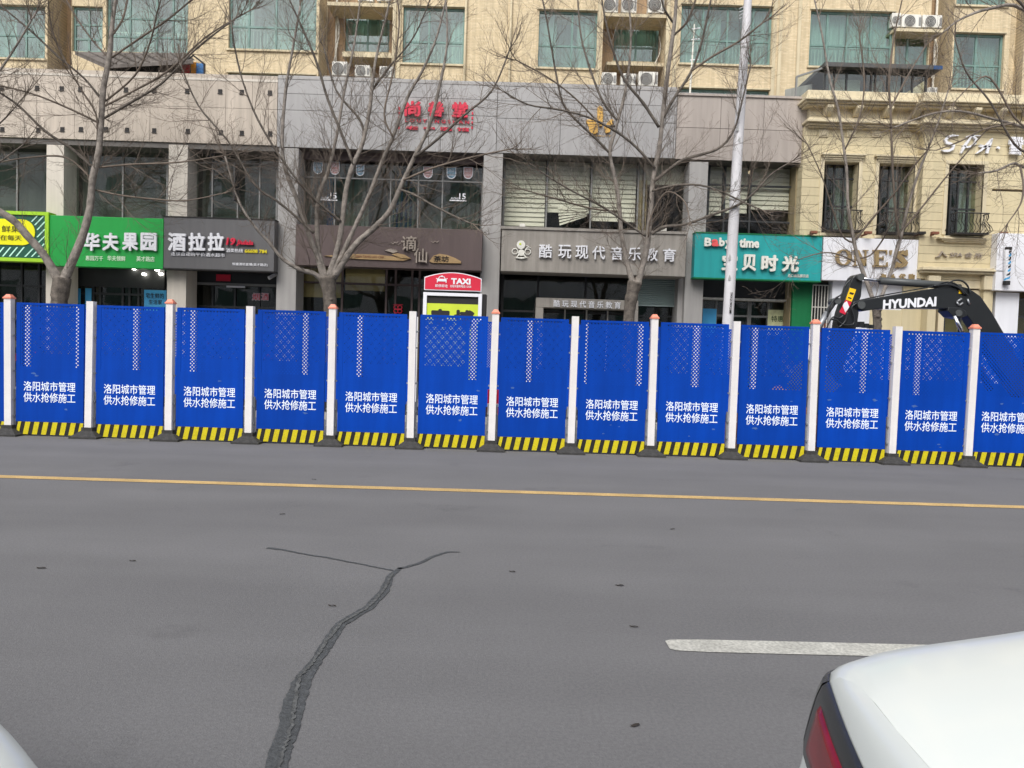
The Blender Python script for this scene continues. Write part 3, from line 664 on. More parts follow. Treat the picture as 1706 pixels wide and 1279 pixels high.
# red lettering and gold emblem high on the cladding
t = thing('wall_lettering', 'red 尚善堂 letters high on the grey cladding with small red text below', 'lettering', P(728, 230, YF - .1))
for ch, (x0, x1) in zip('尚善堂', ((674, 701), (713, 740), (753, 780))): text(t, ch, (x0, 169 + (x0-674)*.02, x1, 194.5 + (x0-674)*.02), YF-.06, 'letter_red', .06, .04)
text(t, 'L O U Y A N G S H A N', (675, 199, 782, 205), YF-.02, 'letter_red', .02, .02); text(t, '老 中 医 馆', (676, 211, 782, 217.5), YF-.02, 'letter_red', .02, .02)
mb = MB()
for x in (665, 787):
    X = xof(x, 195, YF); z0, z1 = zof(x, 215, YF), zof(x, 175, YF)
    for k in range(5): mb.box(X-.02, YF-.02, z0 + (z1-z0)*k/5, X+.02, YF-.004, z0 + (z1-z0)*(k+.6)/5)
mb.build('side_mark', 'letter_red', t)
t = thing('wall_emblem', 'gold three lobed emblem on the grey cladding behind the middle tree', 'emblem', P(1000, 224, YF - .1))
def emb(pts): 
    q_ = [(P(x, y, YF-.05).x, P(x, y, YF-.05).z) for x, y in pts][::-1]; MB().prism(q_, YF-.08, YF-.004).build('emblem_petal', 'gold', t, bevel=.006)
emb([(995, 180), (999, 176), (1004, 180), (1005, 192), (1003, 210), (998, 210), (995, 195)]); emb([(976, 201), (980, 199), (990, 200), (996, 208), (996, 221), (991, 223), (982, 223), (981, 212)])
emb([(1019, 198), (1022, 200), (1021, 208), (1018, 211), (1016, 220), (1009, 222), (1006, 212), (1012, 204)])
text(t, 'BEAUTY', (988, 225, 1018, 227.5), YF-.01, 'gold', .01)
# small things on the shop glass
def poster(rect, Y, m, label, cat='poster', txt=(), T=.012, name='poster'):
    xa, za, xb, zb = R(*rect, Y); t_ = thing(name, label, cat, ((xa+xb)/2, Y, za)); MB().box(xa, Y, za, xb, Y+T, zb).build('sheet', m, t_)
    for s_, rc, mm in txt: text(t_, s_, rc, Y-.002, mm, .004, .01)
    return t_
poster((114, 480, 134, 520), 21.86, 'poster_blue', 'narrow blue poster on the fruit shop glass right of the tree', txt=[('宅', (119, 486, 128, 495), 'ink'), ('生', (120, 498, 128, 505), 'ink')])
poster((142, 480, 152, 520), 21.86, 'poster_blue', 'narrow folded blue poster beside the fruit shop door frame')
poster((240, 483, 277, 520), 21.86, 'poster_blue', 'wide blue poster with dark text right of the fruit shop door', txt=[('宅生鲜的', (243, 488, 273, 497), 'ink'), ('生活家', (248, 499, 270, 507), 'ink')])
poster((360, 457, 384, 468), 21.8, 'crimson', 'small red banner above the liquor shop door')
poster((305, 485, 322, 515), 21.86, 'poster_green', 'green notice on the liquor shop glass', txt=[('——', (307, 496, 320, 497.5), 'letter_white')])
poster((289, 486, 304, 515), 21.86, 'poster_kraft', 'tan patterned notice left of the green one')
t_ = thing('window_lettering', 'red 烟酒 characters with white outline on the liquor shop glass', 'lettering', P(433, 502, 21.85))
for ch, (x0, x1) in zip('烟酒', ((420.5, 433), (435.5, 447.5))): 
    text(t_, ch, (x0-.7, 487.5, x1+.7, 500.5), 21.875, 'letter_white', .01, .06); text(t_, ch, (x0, 488.5, x1, 499.5), 21.862, 'letter_red', .01, .0)
poster((1170, 514, 1193, 560), 21.86, 'poster_blue', 'pale blue poster at the left of the baby shop front')
poster((1279, 516, 1311, 560), 21.86, 'poster_cream', 'cream poster with printed pattern on the baby shop glass', txt=[('特惠', (1285, 526, 1305, 536), 'plant_green')])
poster((377, 476, 408, 479), 21.74, 'letter_white', 'thin white strip sign over the liquor shop door', 'strip sign')
# shield shaped stickers and number decals on the tea house's upper glass
sk = [(522, 269, 538, 290, 0), (550, 269, 566, 291, 1), (593, 274, 607, 293, 0), (705, 277, 721, 297, 1), (744, 278, 760, 298, 0), (772, 278, 788, 298, 1)]
wh = ['first from the left', 'second from the left', 'third from the left', 'fourth from the left', 'second from the right', 'rightmost']
for i, (x0, y0, x1, y1, c) in enumerate(sk):
    xa, za, xb, zb = R(x0, y0, x1, y1, YG - .01); r = (xb-xa)/2; cx = (xa+xb)/2
    t_ = thing('window_sticker', ('blue' if c == 0 else 'pink') + ' shield shaped sticker high on the tea house glass, ' + wh[i], 'sticker', (cx, YG-.01, za), 'shield stickers on the upper glass')
    shp = lambda s: [(cx-r*s, zb - r*(1-s))] + [(cx - r*s*math.cos(math.pi*k/8), za + r - r*s*math.sin(math.pi*k/8)) for k in range(9)] + [(cx+r*s, zb - r*(1-s))]
    MB().prism(shp(1), YG-.010, YG-.006).build('outline', 'letter_white', t_); MB().prism(shp(.8), YG-.014, YG-.0105).build('face', 'sticker_blue' if c == 0 else 'sticker_pink', t_)
    text(t_, '酒店', (x0+3, y0+3, x1-3, y0+9), YG-.016, 'letter_white', .002); text(t_, '2023', (x0+3, y1-9, x1-3, y1-5), YG-.016, 'letter_white', .002)
for x0, w_ in ((537, 'left'), (752, 'right')):
    t_ = thing('window_lettering', 'white number 15 with underline on the tea house upper glass, %s one' % w_, 'lettering', P(x0+12, 335, YG-.01))
    y = 321 if x0 < 600 else 322
    text(t_, '15', (x0+13, y, x0+24, y+10), YG-.012, 'letter_white', .006, .02); text(t_, 'ALONG', (x0-1, y+6.5, x0+12, y+10), YG-.012, 'letter_white', .006, .02)
    slab(t_, (x0-3, y+11, x0+25, y+12.8), YG-.012, .004, 'letter_white', 'underline')
# security camera
p = P(457, 460, 21.4); t_ = thing('security_camera', 'white security camera under the grey sign beside the pillar', 'camera', p)
MB().tube([(p.x-.1, p.y-.16, p.z-.07), (p.x+.05, p.y+.0, p.z+.06)], [.055, .05], 8).build('housing', 'letter_white', t_); MB().tube([(p.x+.03, p.y+.02, p.z+.03), (p.x+.09, p.y+.1, p.z+.16)], .018, 6).build('bracket', 'ac_dark', t_)
# ================================================================== cream carved building on the right
YC = 20.9
cb = thing('shop_building', 'cream building with carved cornices, tall windows and grooved stone walls at the right', 'building', (xof(1520, 400, YC), YC, GZ))
def courses(parent, xa, xb, za, zb, holes, Y, T, m, n, gap=.009, name='stone_course'):
    h = (zb - za) / n
    for j in range(n):
        z0, z1 = za + j*h + gap/2, za + (j+1)*h - gap/2
        cuts = sorted((max(hh[0], xa), min(hh[2], xb)) for hh in holes if hh[1] < z1 - .05 and hh[3] > z0 + .05)
        x = xa
        for c0, c1 in cuts + [(xb, xb)]:
            if c0 - x > .03: MB().box(x, Y, z0, c0, Y + T, z1).build(name, m, parent)
            x = max(x, c1)
W3 = [(1375, 272, 1424, 387), (1466, 275, 1517, 391), (1582, 277, 1632, 392)]
hol = []
for i, w_ in enumerate(W3):
    xa, za, xb, zb = R(*w_, YC); hol.append((xa - .07, za - .02, xb + .07, zb + .05))
xl, zl, xr, zt = R(1343, 215, 1537, 396, YC)
zl = zof(1440, 400, YC); zt = zof(1440, 214, YC)
xr0 = xof(1536, 300, YC)
# left bay, then the right bay standing 0.35 m further out
courses(cb, xof(1336, 300, YC), xr0, zl, zt, hol[:2], YC, .35, 'cream_stone', 13)
YD = YC - .3
xa2 = xof(1537, 300, YD); xb2 = xof(1900, 300, YD)
xx = R(*W3[2], YD); h3 = (xx[0]-.07, xx[1]-.02, xx[2]+.07, xx[3]+.05)
pn = R(1652, 318, 1720, 345, YD)
courses(cb, xa2, xb2, zof(1600, 466, YD), zof(1600, 214, YD), [h3, (pn[0], pn[1], pn[2], pn[3])], YD, .6, 'cream_stone', 18)
MB().box(pn[0]+.01, YD+.02, pn[1]+.01, pn[2], YD+.3, pn[3]-.01).build('stone_panel', 'cream_stone', cb, bevel=.01)
bk = MB(); wall_with_holes(bk, xof(1334, 300, YC), xof(1900, 300, YC), GZ, zof(1500, 160, YC), hol[:2] + [h3], YC + .36, .5); bk.build('back_wall', 'joint_dark', cb)
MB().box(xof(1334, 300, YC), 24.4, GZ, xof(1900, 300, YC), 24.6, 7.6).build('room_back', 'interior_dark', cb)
MB().box(xof(1334, 300, YC), 21.8, 7.3, xof(1900, 300, YC), 27.8, 7.45).build('roof', 'roof_board', cb)
def balconette(x0, x1, y0, y1, Y, wh):
    xa, za, xb, zb = R(x0, y0, x1, y1, Y); t_ = thing('balconette', 'black wrought iron balconette with bulging bars, ' + wh, 'railing', ((xa+xb)/2, Y-.15, za), 'iron balconettes')
    for z in (za, zb):
        m_ = MB(); d = .30
        m_.tube([(xa, Y, z), (xa, Y-d, z), (xb, Y-d, z), (xb, Y, z)], .016, 5); m_.build('rail', 'dark_metal', t_)
    prof = [(0, 1), (.02, .8), (-.03, .6), (.1, .35), (.15, .18), (.04, .02), (0, 0)]
    for side in (0, 1, 2):
        n = 9 if side == 1 else 3
        for k in range(n):
            pts = []
            for dy, t in prof:
                z = za + (zb-za)*t
                if side == 1: pts.append((xa + (xb-xa)*(k+.5)/n, Y-.3-dy, z))
                elif side == 0: pts.append((xa-dy, Y-.3*(k+.5)/3, z))
                else: pts.append((xb+dy, Y-.3*(k+.5)/3, z))
            MB().tube(pts, .0085, 4, cap=False).build('bar', 'ink', t_)
    MB().box(xa-.02, Y-.32, za-.03, xb+.02, Y-.002, za-.018).build('floor_plate', 'dark_metal', t_)
for i, w_ in enumerate(W3):
    Yw = (YC if i < 2 else YD); wn, q = window(cb, w_, Yw + .28, (.28, .62), (.38, .78), fm='frame_dark', fw=.05)
    xa, za, xb, zb = R(*w_, Yw + .9); mb = MB(); n = 14
    for k in range(n):
        a0, a1 = xa + (xb-xa)*k/n, xa + (xb-xa)*(k+1)/n; mb.quad((a0, Yw+.5+.05*(k%2), za), (a1, Yw+.5+.05*((k+1)%2), za), (a1, Yw+.5+.05*((k+1)%2), zb), (a0, Yw+.5+.05*(k%2), zb))
    mb.build('curtain', 'curtain_green', wn)
    # moulded surround
    xa, za, xb, zb = R(*w_, Yw); e = .10
    for r_ in ((xa-e-.07, za, xa-.07, zb+.05), (xb+.07, za, xb+.07+e, zb+.05)): MB().box(r_[0], Yw-.03, r_[1], r_[2], Yw+.05, r_[3]).build('window_surround', 'cream_trim', wn, bevel=.008)
    MB().box(xa-e-.07, Yw-.03, zb+.052, xb+.07+e, Yw+.05, zb+.052+e).build('window_surround', 'cream_trim', wn, bevel=.008)
    MB().box(xa-.12, Yw-.05, za-.1, xb+.12, Yw+.25, za-.025).build('sill', 'cream_trim', wn, bevel=.008)
    yb = w_[3] - 1
    balconette(w_[0] + 1, w_[2] + 4, yb - 33, yb, Yw, ('left of three', 'middle of three', 'right of three')[i])
def moulding(x0, x1, ytop, steps, Y, m='cream_trim', name='cornice', xm=None):
    """steps: (height px, projection m) from the top down"""
    xa, xb = xof(x0, ytop, Y), xof(x1, ytop, Y); xm = xm or (x0+x1)/2; z = zof(xm, ytop, Y); sc = Y/FPX
    for h, pj in steps:
        z2 = z - h*sc; MB().box(xa - (pj*.6), Y - pj, z2 + .002, xb + (pj*.6 if x1 < 1600 and x0 > 1360 else 0), Y + .4, z - .002).build(name, m, cb, bevel=.012); z = z2
ST1 = [(10, .30), (5, .38), (3.5, .48), (3, .40), (3, .30)]
ST2 = [(3, .16), (3, .22), (4, .30), (3.5, .2), (2.5, .12)]
moulding(1350, 1535, 158.5, ST1, YC); moulding(1541, 1900, 162, ST1, YD, xm=1620)
moulding(1350, 1535, 182, [(17, .06)], YC, name='frieze'); moulding(1541, 1900, 187, [(15, .06)], YD, name='frieze', xm=1620)
moulding(1350, 1535, 200, ST2, YC); moulding(1541, 1900, 202, ST2, YD, xm=1620)
for i, x in enumerate((1374, 1423, 1472, 1519, 1573, 1616, 1658, 1704, 1750)):
    Yb = YC if x < 1540 else YD; p = P(x, 189 + (x-1374)*.02, Yb); mb = MB()
    prof = [(-.34, .12), (-.34, .05), (-.26, -.03), (-.17, -.10), (-.08, -.13), (0, -.13), (0, .12)]
    mb.add([(p.x-.085, Yb-.06+a, p.z+b) for a, b in prof] + [(p.x+.085, Yb-.06+a, p.z+b) for a, b in prof],
           [tuple(range(7)), tuple(range(13, 6, -1))] + [((k+1) % 7, k, 7+k, 7+(k+1) % 7) for k in range(7)])
    mb.build('bracket', 'cream_trim', cb, bevel=.008)
for (x0, x1, y) in ((1367, 1441, 257), (1456, 1535, 260)):
    xa, xb = xof(x0, y, YC), xof(x1, y, YC); z = zof((x0+x1)/2, y, YC)
    for k, (h, pj) in enumerate(((.05, .14), (.05, .10), (.05, .06))): MB().box(xa + k*.05, YC-pj, z-h+.001, xb - k*.05, YC+.02, z-.001).build('window_hood', 'cream_trim', cb, bevel=.006); z -= h
for x in (1372, 1418, 1460, 1510):   # carved keystones under the cornice
    p = P(x, 222, YC); MB().box(p.x-.13, YC-.035, p.z-.1, p.x+.13, YC-.001, p.z+.1).box(p.x-.08, YC-.06, p.z-.06, p.x+.08, YC-.036, p.z+.06).build('carved_block', 'cream_trim', cb, bevel=.01)
for rc in ((1565, 395.5, 1648, 398), (1569, 398.3, 1644, 401), (1573, 401.3, 1640, 404)): slab(cb, rc, YD - .17 + (rc[1]-395)*.015, .17, 'cream_trim', 'window_hood', .006)
# ground floor of the cream building
slab(cb, (1384, 468, 1450, 620), YC, .3, 'white_wall', 'wall_panel'); slab(cb, (1449, 468, 1502, 620), YC + .02, .3, 'white_wall', 'wall_panel')
MB().box(xof(1450, 510, YC-.02), YC-.03, GZ, xof(1503, 510, YC-.02), YC+.01, zof(1480, 516, YC)).build('stone_pier', 'cream_stone', cb)
slab(cb, (1502, 468, 1537, 620), YC - .05, .4, 'cream_stone', 'stone_pier', .01)
moulding(1539, 1667, 447, [(3, .22), (3, .28), (4, .2)], YD, name='door_cornice', xm=1603)
for x0, x1 in ((1548, 1562), (1640, 1656)):
    xa, xb = xof(x0, 470, YD-.08), xof(x1, 470, YD-.08); z = zof((x0+x1)/2, 458, YD-.08)
    MB().box(xa, YD-.08, GZ, xb, YD+.3, z-.4).build('door_pilaster', 'cream_stone', cb, bevel=.01); MB().box(xa-.05, YD-.16, z-.4, xb+.05, YD+.3, z-.02).build('pilaster_capital', 'cream_trim', cb, bevel=.02)
slab(cb, (1560, 466, 1642, 480), YD + .02, .3, 'cream_trim', 'door_head', .01); slab(cb, (1566, 482, 1634, 492), YD + .08, .3, 'cream_trim', 'door_head', .01)
slab(cb, (1562, 480, 1572, 620), YD + .06, .3, 'cream_trim', 'door_jamb', .01); slab(cb, (1630, 480, 1640, 620), YD + .06, .3, 'cream_trim', 'door_jamb', .01)
window(cb, None, YD + .3, (.5,), (), fm='frame_dark', pm='glass_shop', world_rect=(xof(1572, 530, YD+.3), GZ+.01, xof(1630, 530, YD+.3), zof(1600, 493, YD+.3)))
slab(cb, (1655, 470, 1664, 620), YD + .01, .3, 'cream_stone', 'stone_pier')
slab(cb, (1655, 487, 1694, 640), YD - .03, .3, 'white_wall', 'wall_panel'); slab(cb, (1735, 487, 1900, 640), YD - .03, .3, 'white_wall', 'wall_panel')
window(cb, None, YD + .0, (.5,), (.85,), fm='frame_dark', pm='glass_shop', world_rect=(xof(1693, 530, YD), GZ+.01, xof(1737, 530, YD), zof(1715, 497, YD)))
# its signs
t = sign('shop_sign', (1370.5, 397, 1536, 468.5), 'white_board', 'white sign with bronze serif letters ONE\'S above small gold characters', Y=YS + .02, T=.26)
def zx(x, y): p = P(x, y, YS); return p.x, p.z
def poly(mb, pts, d=.05): mb.prism([zx(x, y) for x, y in pts][::-1], YS-.05, YS-.05+d)
mb = MB()
x0, y0, x1, y1 = 1391, 415.5, 1418, 442; n = 28; vo = []; fo = []
for k in range(n):
    a = 2*math.pi*k/n; cx, cy = (x0+x1)/2, (y0+y1)/2
    o_ = zx(cx + (x1-x0)/2*math.cos(a), cy - (y1-y0)/2*math.sin(a)); i_ = zx(cx + (x1-x0)*.27*math.cos(a), cy - (y1-y0)*.43*math.sin(a))
    vo += [(o_[0], YS-.05, o_[1]), (i_[0], YS-.05, i_[1]), (o_[0], YS, o_[1]), (i_[0], YS, i_[1])]
for k in range(n):
    a, b_ = 4*k, 4*((k+1) % n); fo += [(a, a+1, b_+1, b_), (a, b_, b_+2, a+2), (a+1, a+3, b_+3, b_+1)]
mb.add(vo, fo); mb.build('letter_O', 'bronze', t)
mb = MB()   # N
for q_ in ([(1420, 416.5), (1428, 416.5), (1428, 418), (1420, 418)], [(1423, 418), (1425, 418), (1425, 441), (1423, 441)], [(1420.5, 441), (1428, 441), (1428, 442.5), (1420.5, 442.5)],
           [(1424, 416.5), (1430, 416.5), (1443, 443), (1439, 443)], [(1440, 417), (1442.3, 417), (1442.3, 443), (1440, 443)], [(1437, 416.5), (1446, 416.5), (1446, 418), (1437, 418)]): poly(mb, q_)
mb.build('letter_N', 'bronze', t); mb = MB()   # E
for q_ in ([(1456, 418), (1463, 418), (1463, 443), (1456, 443)], [(1453, 416.5), (1477, 416.5), (1477, 418.5), (1453, 418.5)], [(1453, 442), (1478, 442), (1478, 444.5), (1453, 444.5)], [(1463, 429), (1471, 429), (1471, 431), (1463, 431)],
           [(1475, 418.5), (1477, 418.5), (1477, 424), (1475.5, 424)], [(1476, 437), (1478, 436.5), (1478, 442), (1475.5, 442)], [(1469.5, 426.5), (1471, 426.5), (1471, 434), (1469.5, 434)]): poly(mb, q_)
mb.build('letter_E', 'bronze', t); mb = MB(); poly(mb, [(1481, 417), (1485.5, 417), (1483.5, 425), (1482, 425)])
mb.build('apostrophe', 'bronze', t); mb = MB()
text_into(mb, 'S', *R(1490, 417, 1512, 446, YS), YS, .05, .05); poly(mb, [(1508.5, 416.5), (1511, 416.5), (1511.5, 426), (1509.5, 426)]); poly(mb, [(1490, 437), (1492, 437), (1493, 446.5), (1490, 446.5)])
mb.build('letter_S', 'bronze', t)
for ch, (x0, x1) in zip('海外代购', ((1466, 1476), (1481, 1491), (1497, 1508), (1513, 1523))): text(t, ch, (x0, 456, x1, 466.5), YS-.03, 'bronze', .04, .04)
t = thing('wall_lettering', 'large silver brush style SPA letters beside a carved character on the cream wall', 'lettering', P(1640, 250, YD))
def brush(pts, ws):
    mb = MB(); c = [P(x, y, YD-.08) for x, y in pts]; Lh = []
    for i, p in enumerate(c):
        d = c[min(i+1, len(c)-1)] - c[max(i-1, 0)]; d.normalize(); nrm = Vector((-d.z, 0, d.x)); r = ws[i]*YD/FPX/2; Lh.append((p + nrm*r, p - nrm*r))
    for i in range(len(c)-1):
        a, b_, c_, d_ = Lh[i][0], Lh[i+1][0], Lh[i+1][1], Lh[i][1]; o = Vector((0, .07, 0))
        mb.add([a, b_, c_, d_, a+o, b_+o, c_+o, d_+o], [(3,2,1,0), (0,1,5,4), (2,3,7,6), (4,5,6,7), (1,2,6,5), (3,0,4,7)])
    return mb
k = 156/1663
def cpt(l): return [(1550 + x*k, 210 + y*k) for x, y in l]
for nm, l, ws in (('letter_S', [(510,165),(400,160),(320,190),(275,240),(300,290),(370,310),(425,345),(400,400),(330,435),(255,435),(205,425)], [1,3,4,4.5,4.5,4,4,4,4,3.5,1]),
                  ('letter_P', [(900,165),(740,165),(700,230),(640,310),(590,390),(550,480)], [1,2,3,4,4,1.5]), ('letter_P_bowl', [(640,190),(740,160),(820,220),(800,300),(740,350),(660,370),(580,340)], [2,3,3.5,3.5,3,3,1]),
                  ('letter_A', [(820,485),(900,430),(1000,340),(1070,260),(1110,215)], [1,3,3.5,4,2]), ('letter_A_leg', [(1100,240),(1070,330),(1030,400),(1010,480)], [2,3,4,4]), ('letter_A_bar', [(880,340),(960,360),(1080,360)], [4,4,2]), ('letter_dot', [(1195,370),(1235,390)], [3.5,3.5])):
    brush(cpt(l), ws).build(nm, 'letter_white', t)
text(t, '雪', (1679, 229, 1702, 259), YD-.08, 'letter_white', .07, .03, name='letter_character')
t = thing('wall_lettering', 'small bronze SPA lettering with figure logo above the cream doorway', 'lettering', P(1600, 430, YD))
text(t, 'SPA 会 所', (1581, 420, 1635, 429), YD-.03, 'letter_steel', .03, .01, slant=.2)
mb = MB(); brush([(1560, 428), (1566, 426), (1570, 419), (1574, 424), (1579, 428)], [1, 1.5, 2.5, 1.5, 1]).build('logo', 'letter_steel', t)
t = sign('shop_sign', (1660, 391.5, 1900, 487), 'white_board', 'white box sign with striped barber pole at the right edge', Y=YD - .28, T=.27)
pole = thing('barber_pole', 'slim pole with black and blue spiral stripes on the white sign', 'barber pole', P(1678, 470, YD-.38))
p0, p1 = P(1677, 468, YD-.36), P(1677, 416, YD-.36); mb = MB()
mb.tube([p0, p1], .07, 12).build('cylinder', 'letter_white', pole)
for nm, za, zb in (('cap', p1.z, p1.z+.07), ('base_cap', p0.z-.1, p0.z)): MB().tube([(p0.x, p0.y, za), (p0.x, p0.y, zb)], .085, 12).build(nm, 'ink', pole)
for s_, m_ in ((0, 'ink'), (.5, 'poster_blue')):
    mb = MB(); NN = 60; turns = 4
    for k in range(NN):
        a = []; 
        for kk in (k, k+1):
            t_ = kk/NN; an = (t_*turns + s_)*2*math.pi; z = p0.z + (p1.z-p0.z)*t_*.96; a.append(((p0.x + .074*math.cos(an), p0.y + .074*math.sin(an), z), (p0.x + .074*math.cos(an), p0.y + .074*math.sin(an), z + .05)))
        mb.quad(a[0][0], a[1][0], a[1][1], a[0][1])
    mb.build('spiral_stripe', m_, pole)
for i, x in enumerate((1353, 1443, 1532, 1554, 1668)):
    p = P(x, 389 + (x-1353)*.005, YS+.0 if x < 1540 else YD-.1)
    t_ = thing('flood_lamp', 'small brown flood lamp above the shop signs, ' + ('above the teal sign', 'above the letters N E', 'at the corner of the white sign', 'just right of the building step', 'above the barber pole sign')[i], 'lamp', p, 'brown flood lamps along the cream wall')
    MB().box(p.x-.09, p.y-.16, p.z-.02, p.x+.09, p.y-.04, p.z+.05).build('lamp_head', 'ink' if i == 2 else 'rust', t_, bevel=.01); MB().box(p.x-.02, p.y-.038, p.z-.03, p.x+.02, p.y+(.3 if x < 1540 else .1), p.z+.01).build('bracket', 'rust', t_)
# ================================================================== tower block set back behind the podium
YT = 28.0
tw = thing('apartment_tower', 'tall yellowish brick tiled apartment tower with green glass windows', 'building', (0, YT, 0))
FL = 2.93   # storey height
ZTOP = 17.5
def zr(y, x, Y): return zof(x, y, Y)
def segment(x0, x1, Y, T, wins, m='tower_brick', name='wall', copies=(-1, 0, 1)):
    xa, xb = xof(x0, 70, Y), xof(x1, 70, Y); holes = []
    for wd in wins:
        q_ = R(*wd['r'], Y)
        for c in copies if 'copies' not in wd else wd['copies']:
            holes.append((q_[0], q_[1] + c*FL, q_[2], q_[3] + c*FL, wd, c))
    mb = MB(); wall_with_holes(mb, xa, xb, 3.0, ZTOP, [h[:4] for h in holes], Y, T); mb.build(name, m, tw)
    for h in holes:
        if h[3] < 7.0: continue
        wd = h[4]; wn, _ = window(tw, None, Y + .12, wd.get('vx', (.5,)), wd.get('hz', (.35,)), fm='frame_green', pm='glass_tower', fw=.08, dep=.07, world_rect=h[:4])
        rm = MB().quad((h[0], Y+T-.05, h[1]), (h[2], Y+T-.05, h[1]), (h[2], Y+T-.05, h[3]), (h[0], Y+T-.05, h[3])); rm.build('room_back', 'tower_room', wn)
        # drawn curtains, folds as geometry
        rnd = random.Random(int(h[0]*100) + h[5]*7); cx = h[0] + .05
        for part_ in range(2):
            w_ = (h[2]-h[0]) * rnd.choice((.22, .3, .45, .5)); xs0 = h[0]+.06 if part_ == 0 else h[2]-.06-w_; n = max(6, int(w_/.09)); mb = MB()
            for k in range(n):
                a0, a1 = xs0 + w_*k/n, xs0 + w_*(k+1)/n; mb.quad((a0, Y+.42+.05*(k%2), h[1]+.05), (a1, Y+.42+.05*((k+1)%2), h[1]+.05), (a1, Y+.42+.05*((k+1)%2), h[3]-.02), (a0, Y+.42+.05*(k%2), h[3]-.02))
            mb.build('curtain', 'curtain_green', wn)
        if wd.get('rail'):
            mb = MB(); zt_ = h[1] + (h[3]-h[1])*.36; n = int((h[2]-h[0])/.13)
            for k in range(n+1):
                x = h[0] + .05 + (h[2]-h[0]-.1)*k/n; mb.box(x-.011, Y+.26, h[1]+.06, x+.011, Y+.28, zt_)
            mb.box(h[0]+.03, Y+.25, zt_, h[2]-.03, Y+.29, zt_+.04).box(h[0]+.03, Y+.25, h[1]+.04, h[2]-.03, Y+.29, h[1]+.06); mb.build('railing', 'ac_white', wn)
        if wd.get('sill', True): MB().box(h[0]-.06, Y-.07, h[1]-.07, h[2]+.06, Y+.1, h[1]-.003).build('sill', 'tower_trim', wn); MB().box(h[0]-.04, Y-.05, h[3]+.003, h[2]+.04, Y+.1, h[3]+.05).build('window_head', 'tower_trim', wn)
segment(-420, 79, YT, 1.3, [dict(r=(-230, 8, -80, 95)), dict(r=(-50, 8, 75, 96), vx=(.3, .72), hz=(.45,))])
segment(79, 119, YT + 1.2, .3, [], 'tower_brick_dark', copies=())
segment(119, 175, YT + .35, 1.0, [dict(r=(120, 10, 171, 86), hz=(.3, .62), sill=False)], 'tower_brick')
segment(175, 317, YT, 1.3, [dict(r=(177, -14, 313, 88), vx=(.27, .60, .8), hz=(.28, .58), rail=1)])
segment(317, 380, YT, 1.3, [])
segment(380, 531, YT - .02, 1.3, [dict(r=(381, -16, 527, 83), vx=(.22, .53, .82), hz=(.4,), rail=1)])
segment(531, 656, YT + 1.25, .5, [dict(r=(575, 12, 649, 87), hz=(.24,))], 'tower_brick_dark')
segment(656, 897, YT, 1.3, [dict(r=(671, 11, 774, 106), vx=(.42,), hz=(.4,), rail=1)])
segment(893.5, 1004, YT - .01, 1.3, [dict(r=(895, 17, 995, 113), vx=(.58,), hz=(.40,))])
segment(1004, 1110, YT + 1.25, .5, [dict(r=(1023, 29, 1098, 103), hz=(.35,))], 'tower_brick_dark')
segment(1110, 1347, YT, 1.3, [dict(r=(1134, 9, 1286, 107), vx=(.25, .52, .8), hz=(.42,), rail=1)])
segment(1347, 1490, YT - .02, 1.3, [dict(r=(1349, 18, 1489, 112), vx=(.22, .46, .74), hz=(.40,), rail=1)])
segment(1490, 1549, YT + .3, 1.0, [dict(r=(1491, 53, 1547, 113), vx=(.42,), hz=(), sill=False)])
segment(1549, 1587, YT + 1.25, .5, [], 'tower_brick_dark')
segment(1587, 1682, YT - .03, 1.3, [dict(r=(1588, 55, 1672, 148), vx=(.48,), hz=(.44,), rail=1)])
segment(1682, 1706, YT + .5, .8, [])
segment(1706, 2050, YT, 1.3, [dict(r=(1712, 60, 1800, 150), rail=1), dict(r=(1850, 60, 1960, 150), rail=1)])
MB().box(xof(-420, 70, YT), YT + 1.9, 3, xof(2050, 70, YT), YT + 9, ZTOP).build('tower_body', 'tower_brick_dark', tw)
MB().box(xof(-420, 70, YT) - .1, YT - .1, ZTOP, xof(2050, 70, YT) + .1, YT + 9, ZTOP + .3).build('tower_roof', 'tower_trim', tw)
for x in (656, 664, 997, 1112, 1125, 1290, 1300, 1331):     # thin pilaster strips on the front
    X = xof(x, 70, YT - .05); MB().box(X-.06, YT-.05, 3.2, X+.06, YT-.012 if x != 997 else YT-.02, ZTOP-.01).build('pilaster_strip', 'tower_trim', tw)
for x, Y in ((775, YT-.08), (850, YT-.08), (560, YT+1.1), (87, YT+1.05), (105, YT+1.05), (1558, YT+1.1), (1103, YT+1.1), (543, YT+1.1)):
    X = xof(x, 70, Y); t_ = MB().tube([(X, Y, 6.6), (X, Y, ZTOP-.2)], .045, 8); o = t_.build('downpipe', 'tower_trim' if x in (775, 850, 543) else 'pipe_white', tw, smooth=True)
def acshelf(rc, Y=YT+.1, T=1.1):
    xa, za, xb, zb = R(*rc, Y); MB().box(xa, Y, za, xb, Y+T, zb).build('ledge', 'tower_trim', tw)
acshelf((545, 4, 657, 10)); acshelf((570, 87.5, 658, 95), YT+.25); acshelf((1004, 22.5, 1111, 28)); acshelf((1010, 104, 1110, 109), YT+.4); acshelf((1490, 47.5, 1573, 52.5), YT-.2, 1.3)
slab(tw, (1010, 110, 1110, 121), YT + 1.2, .05, 'rust', 'stained_band')
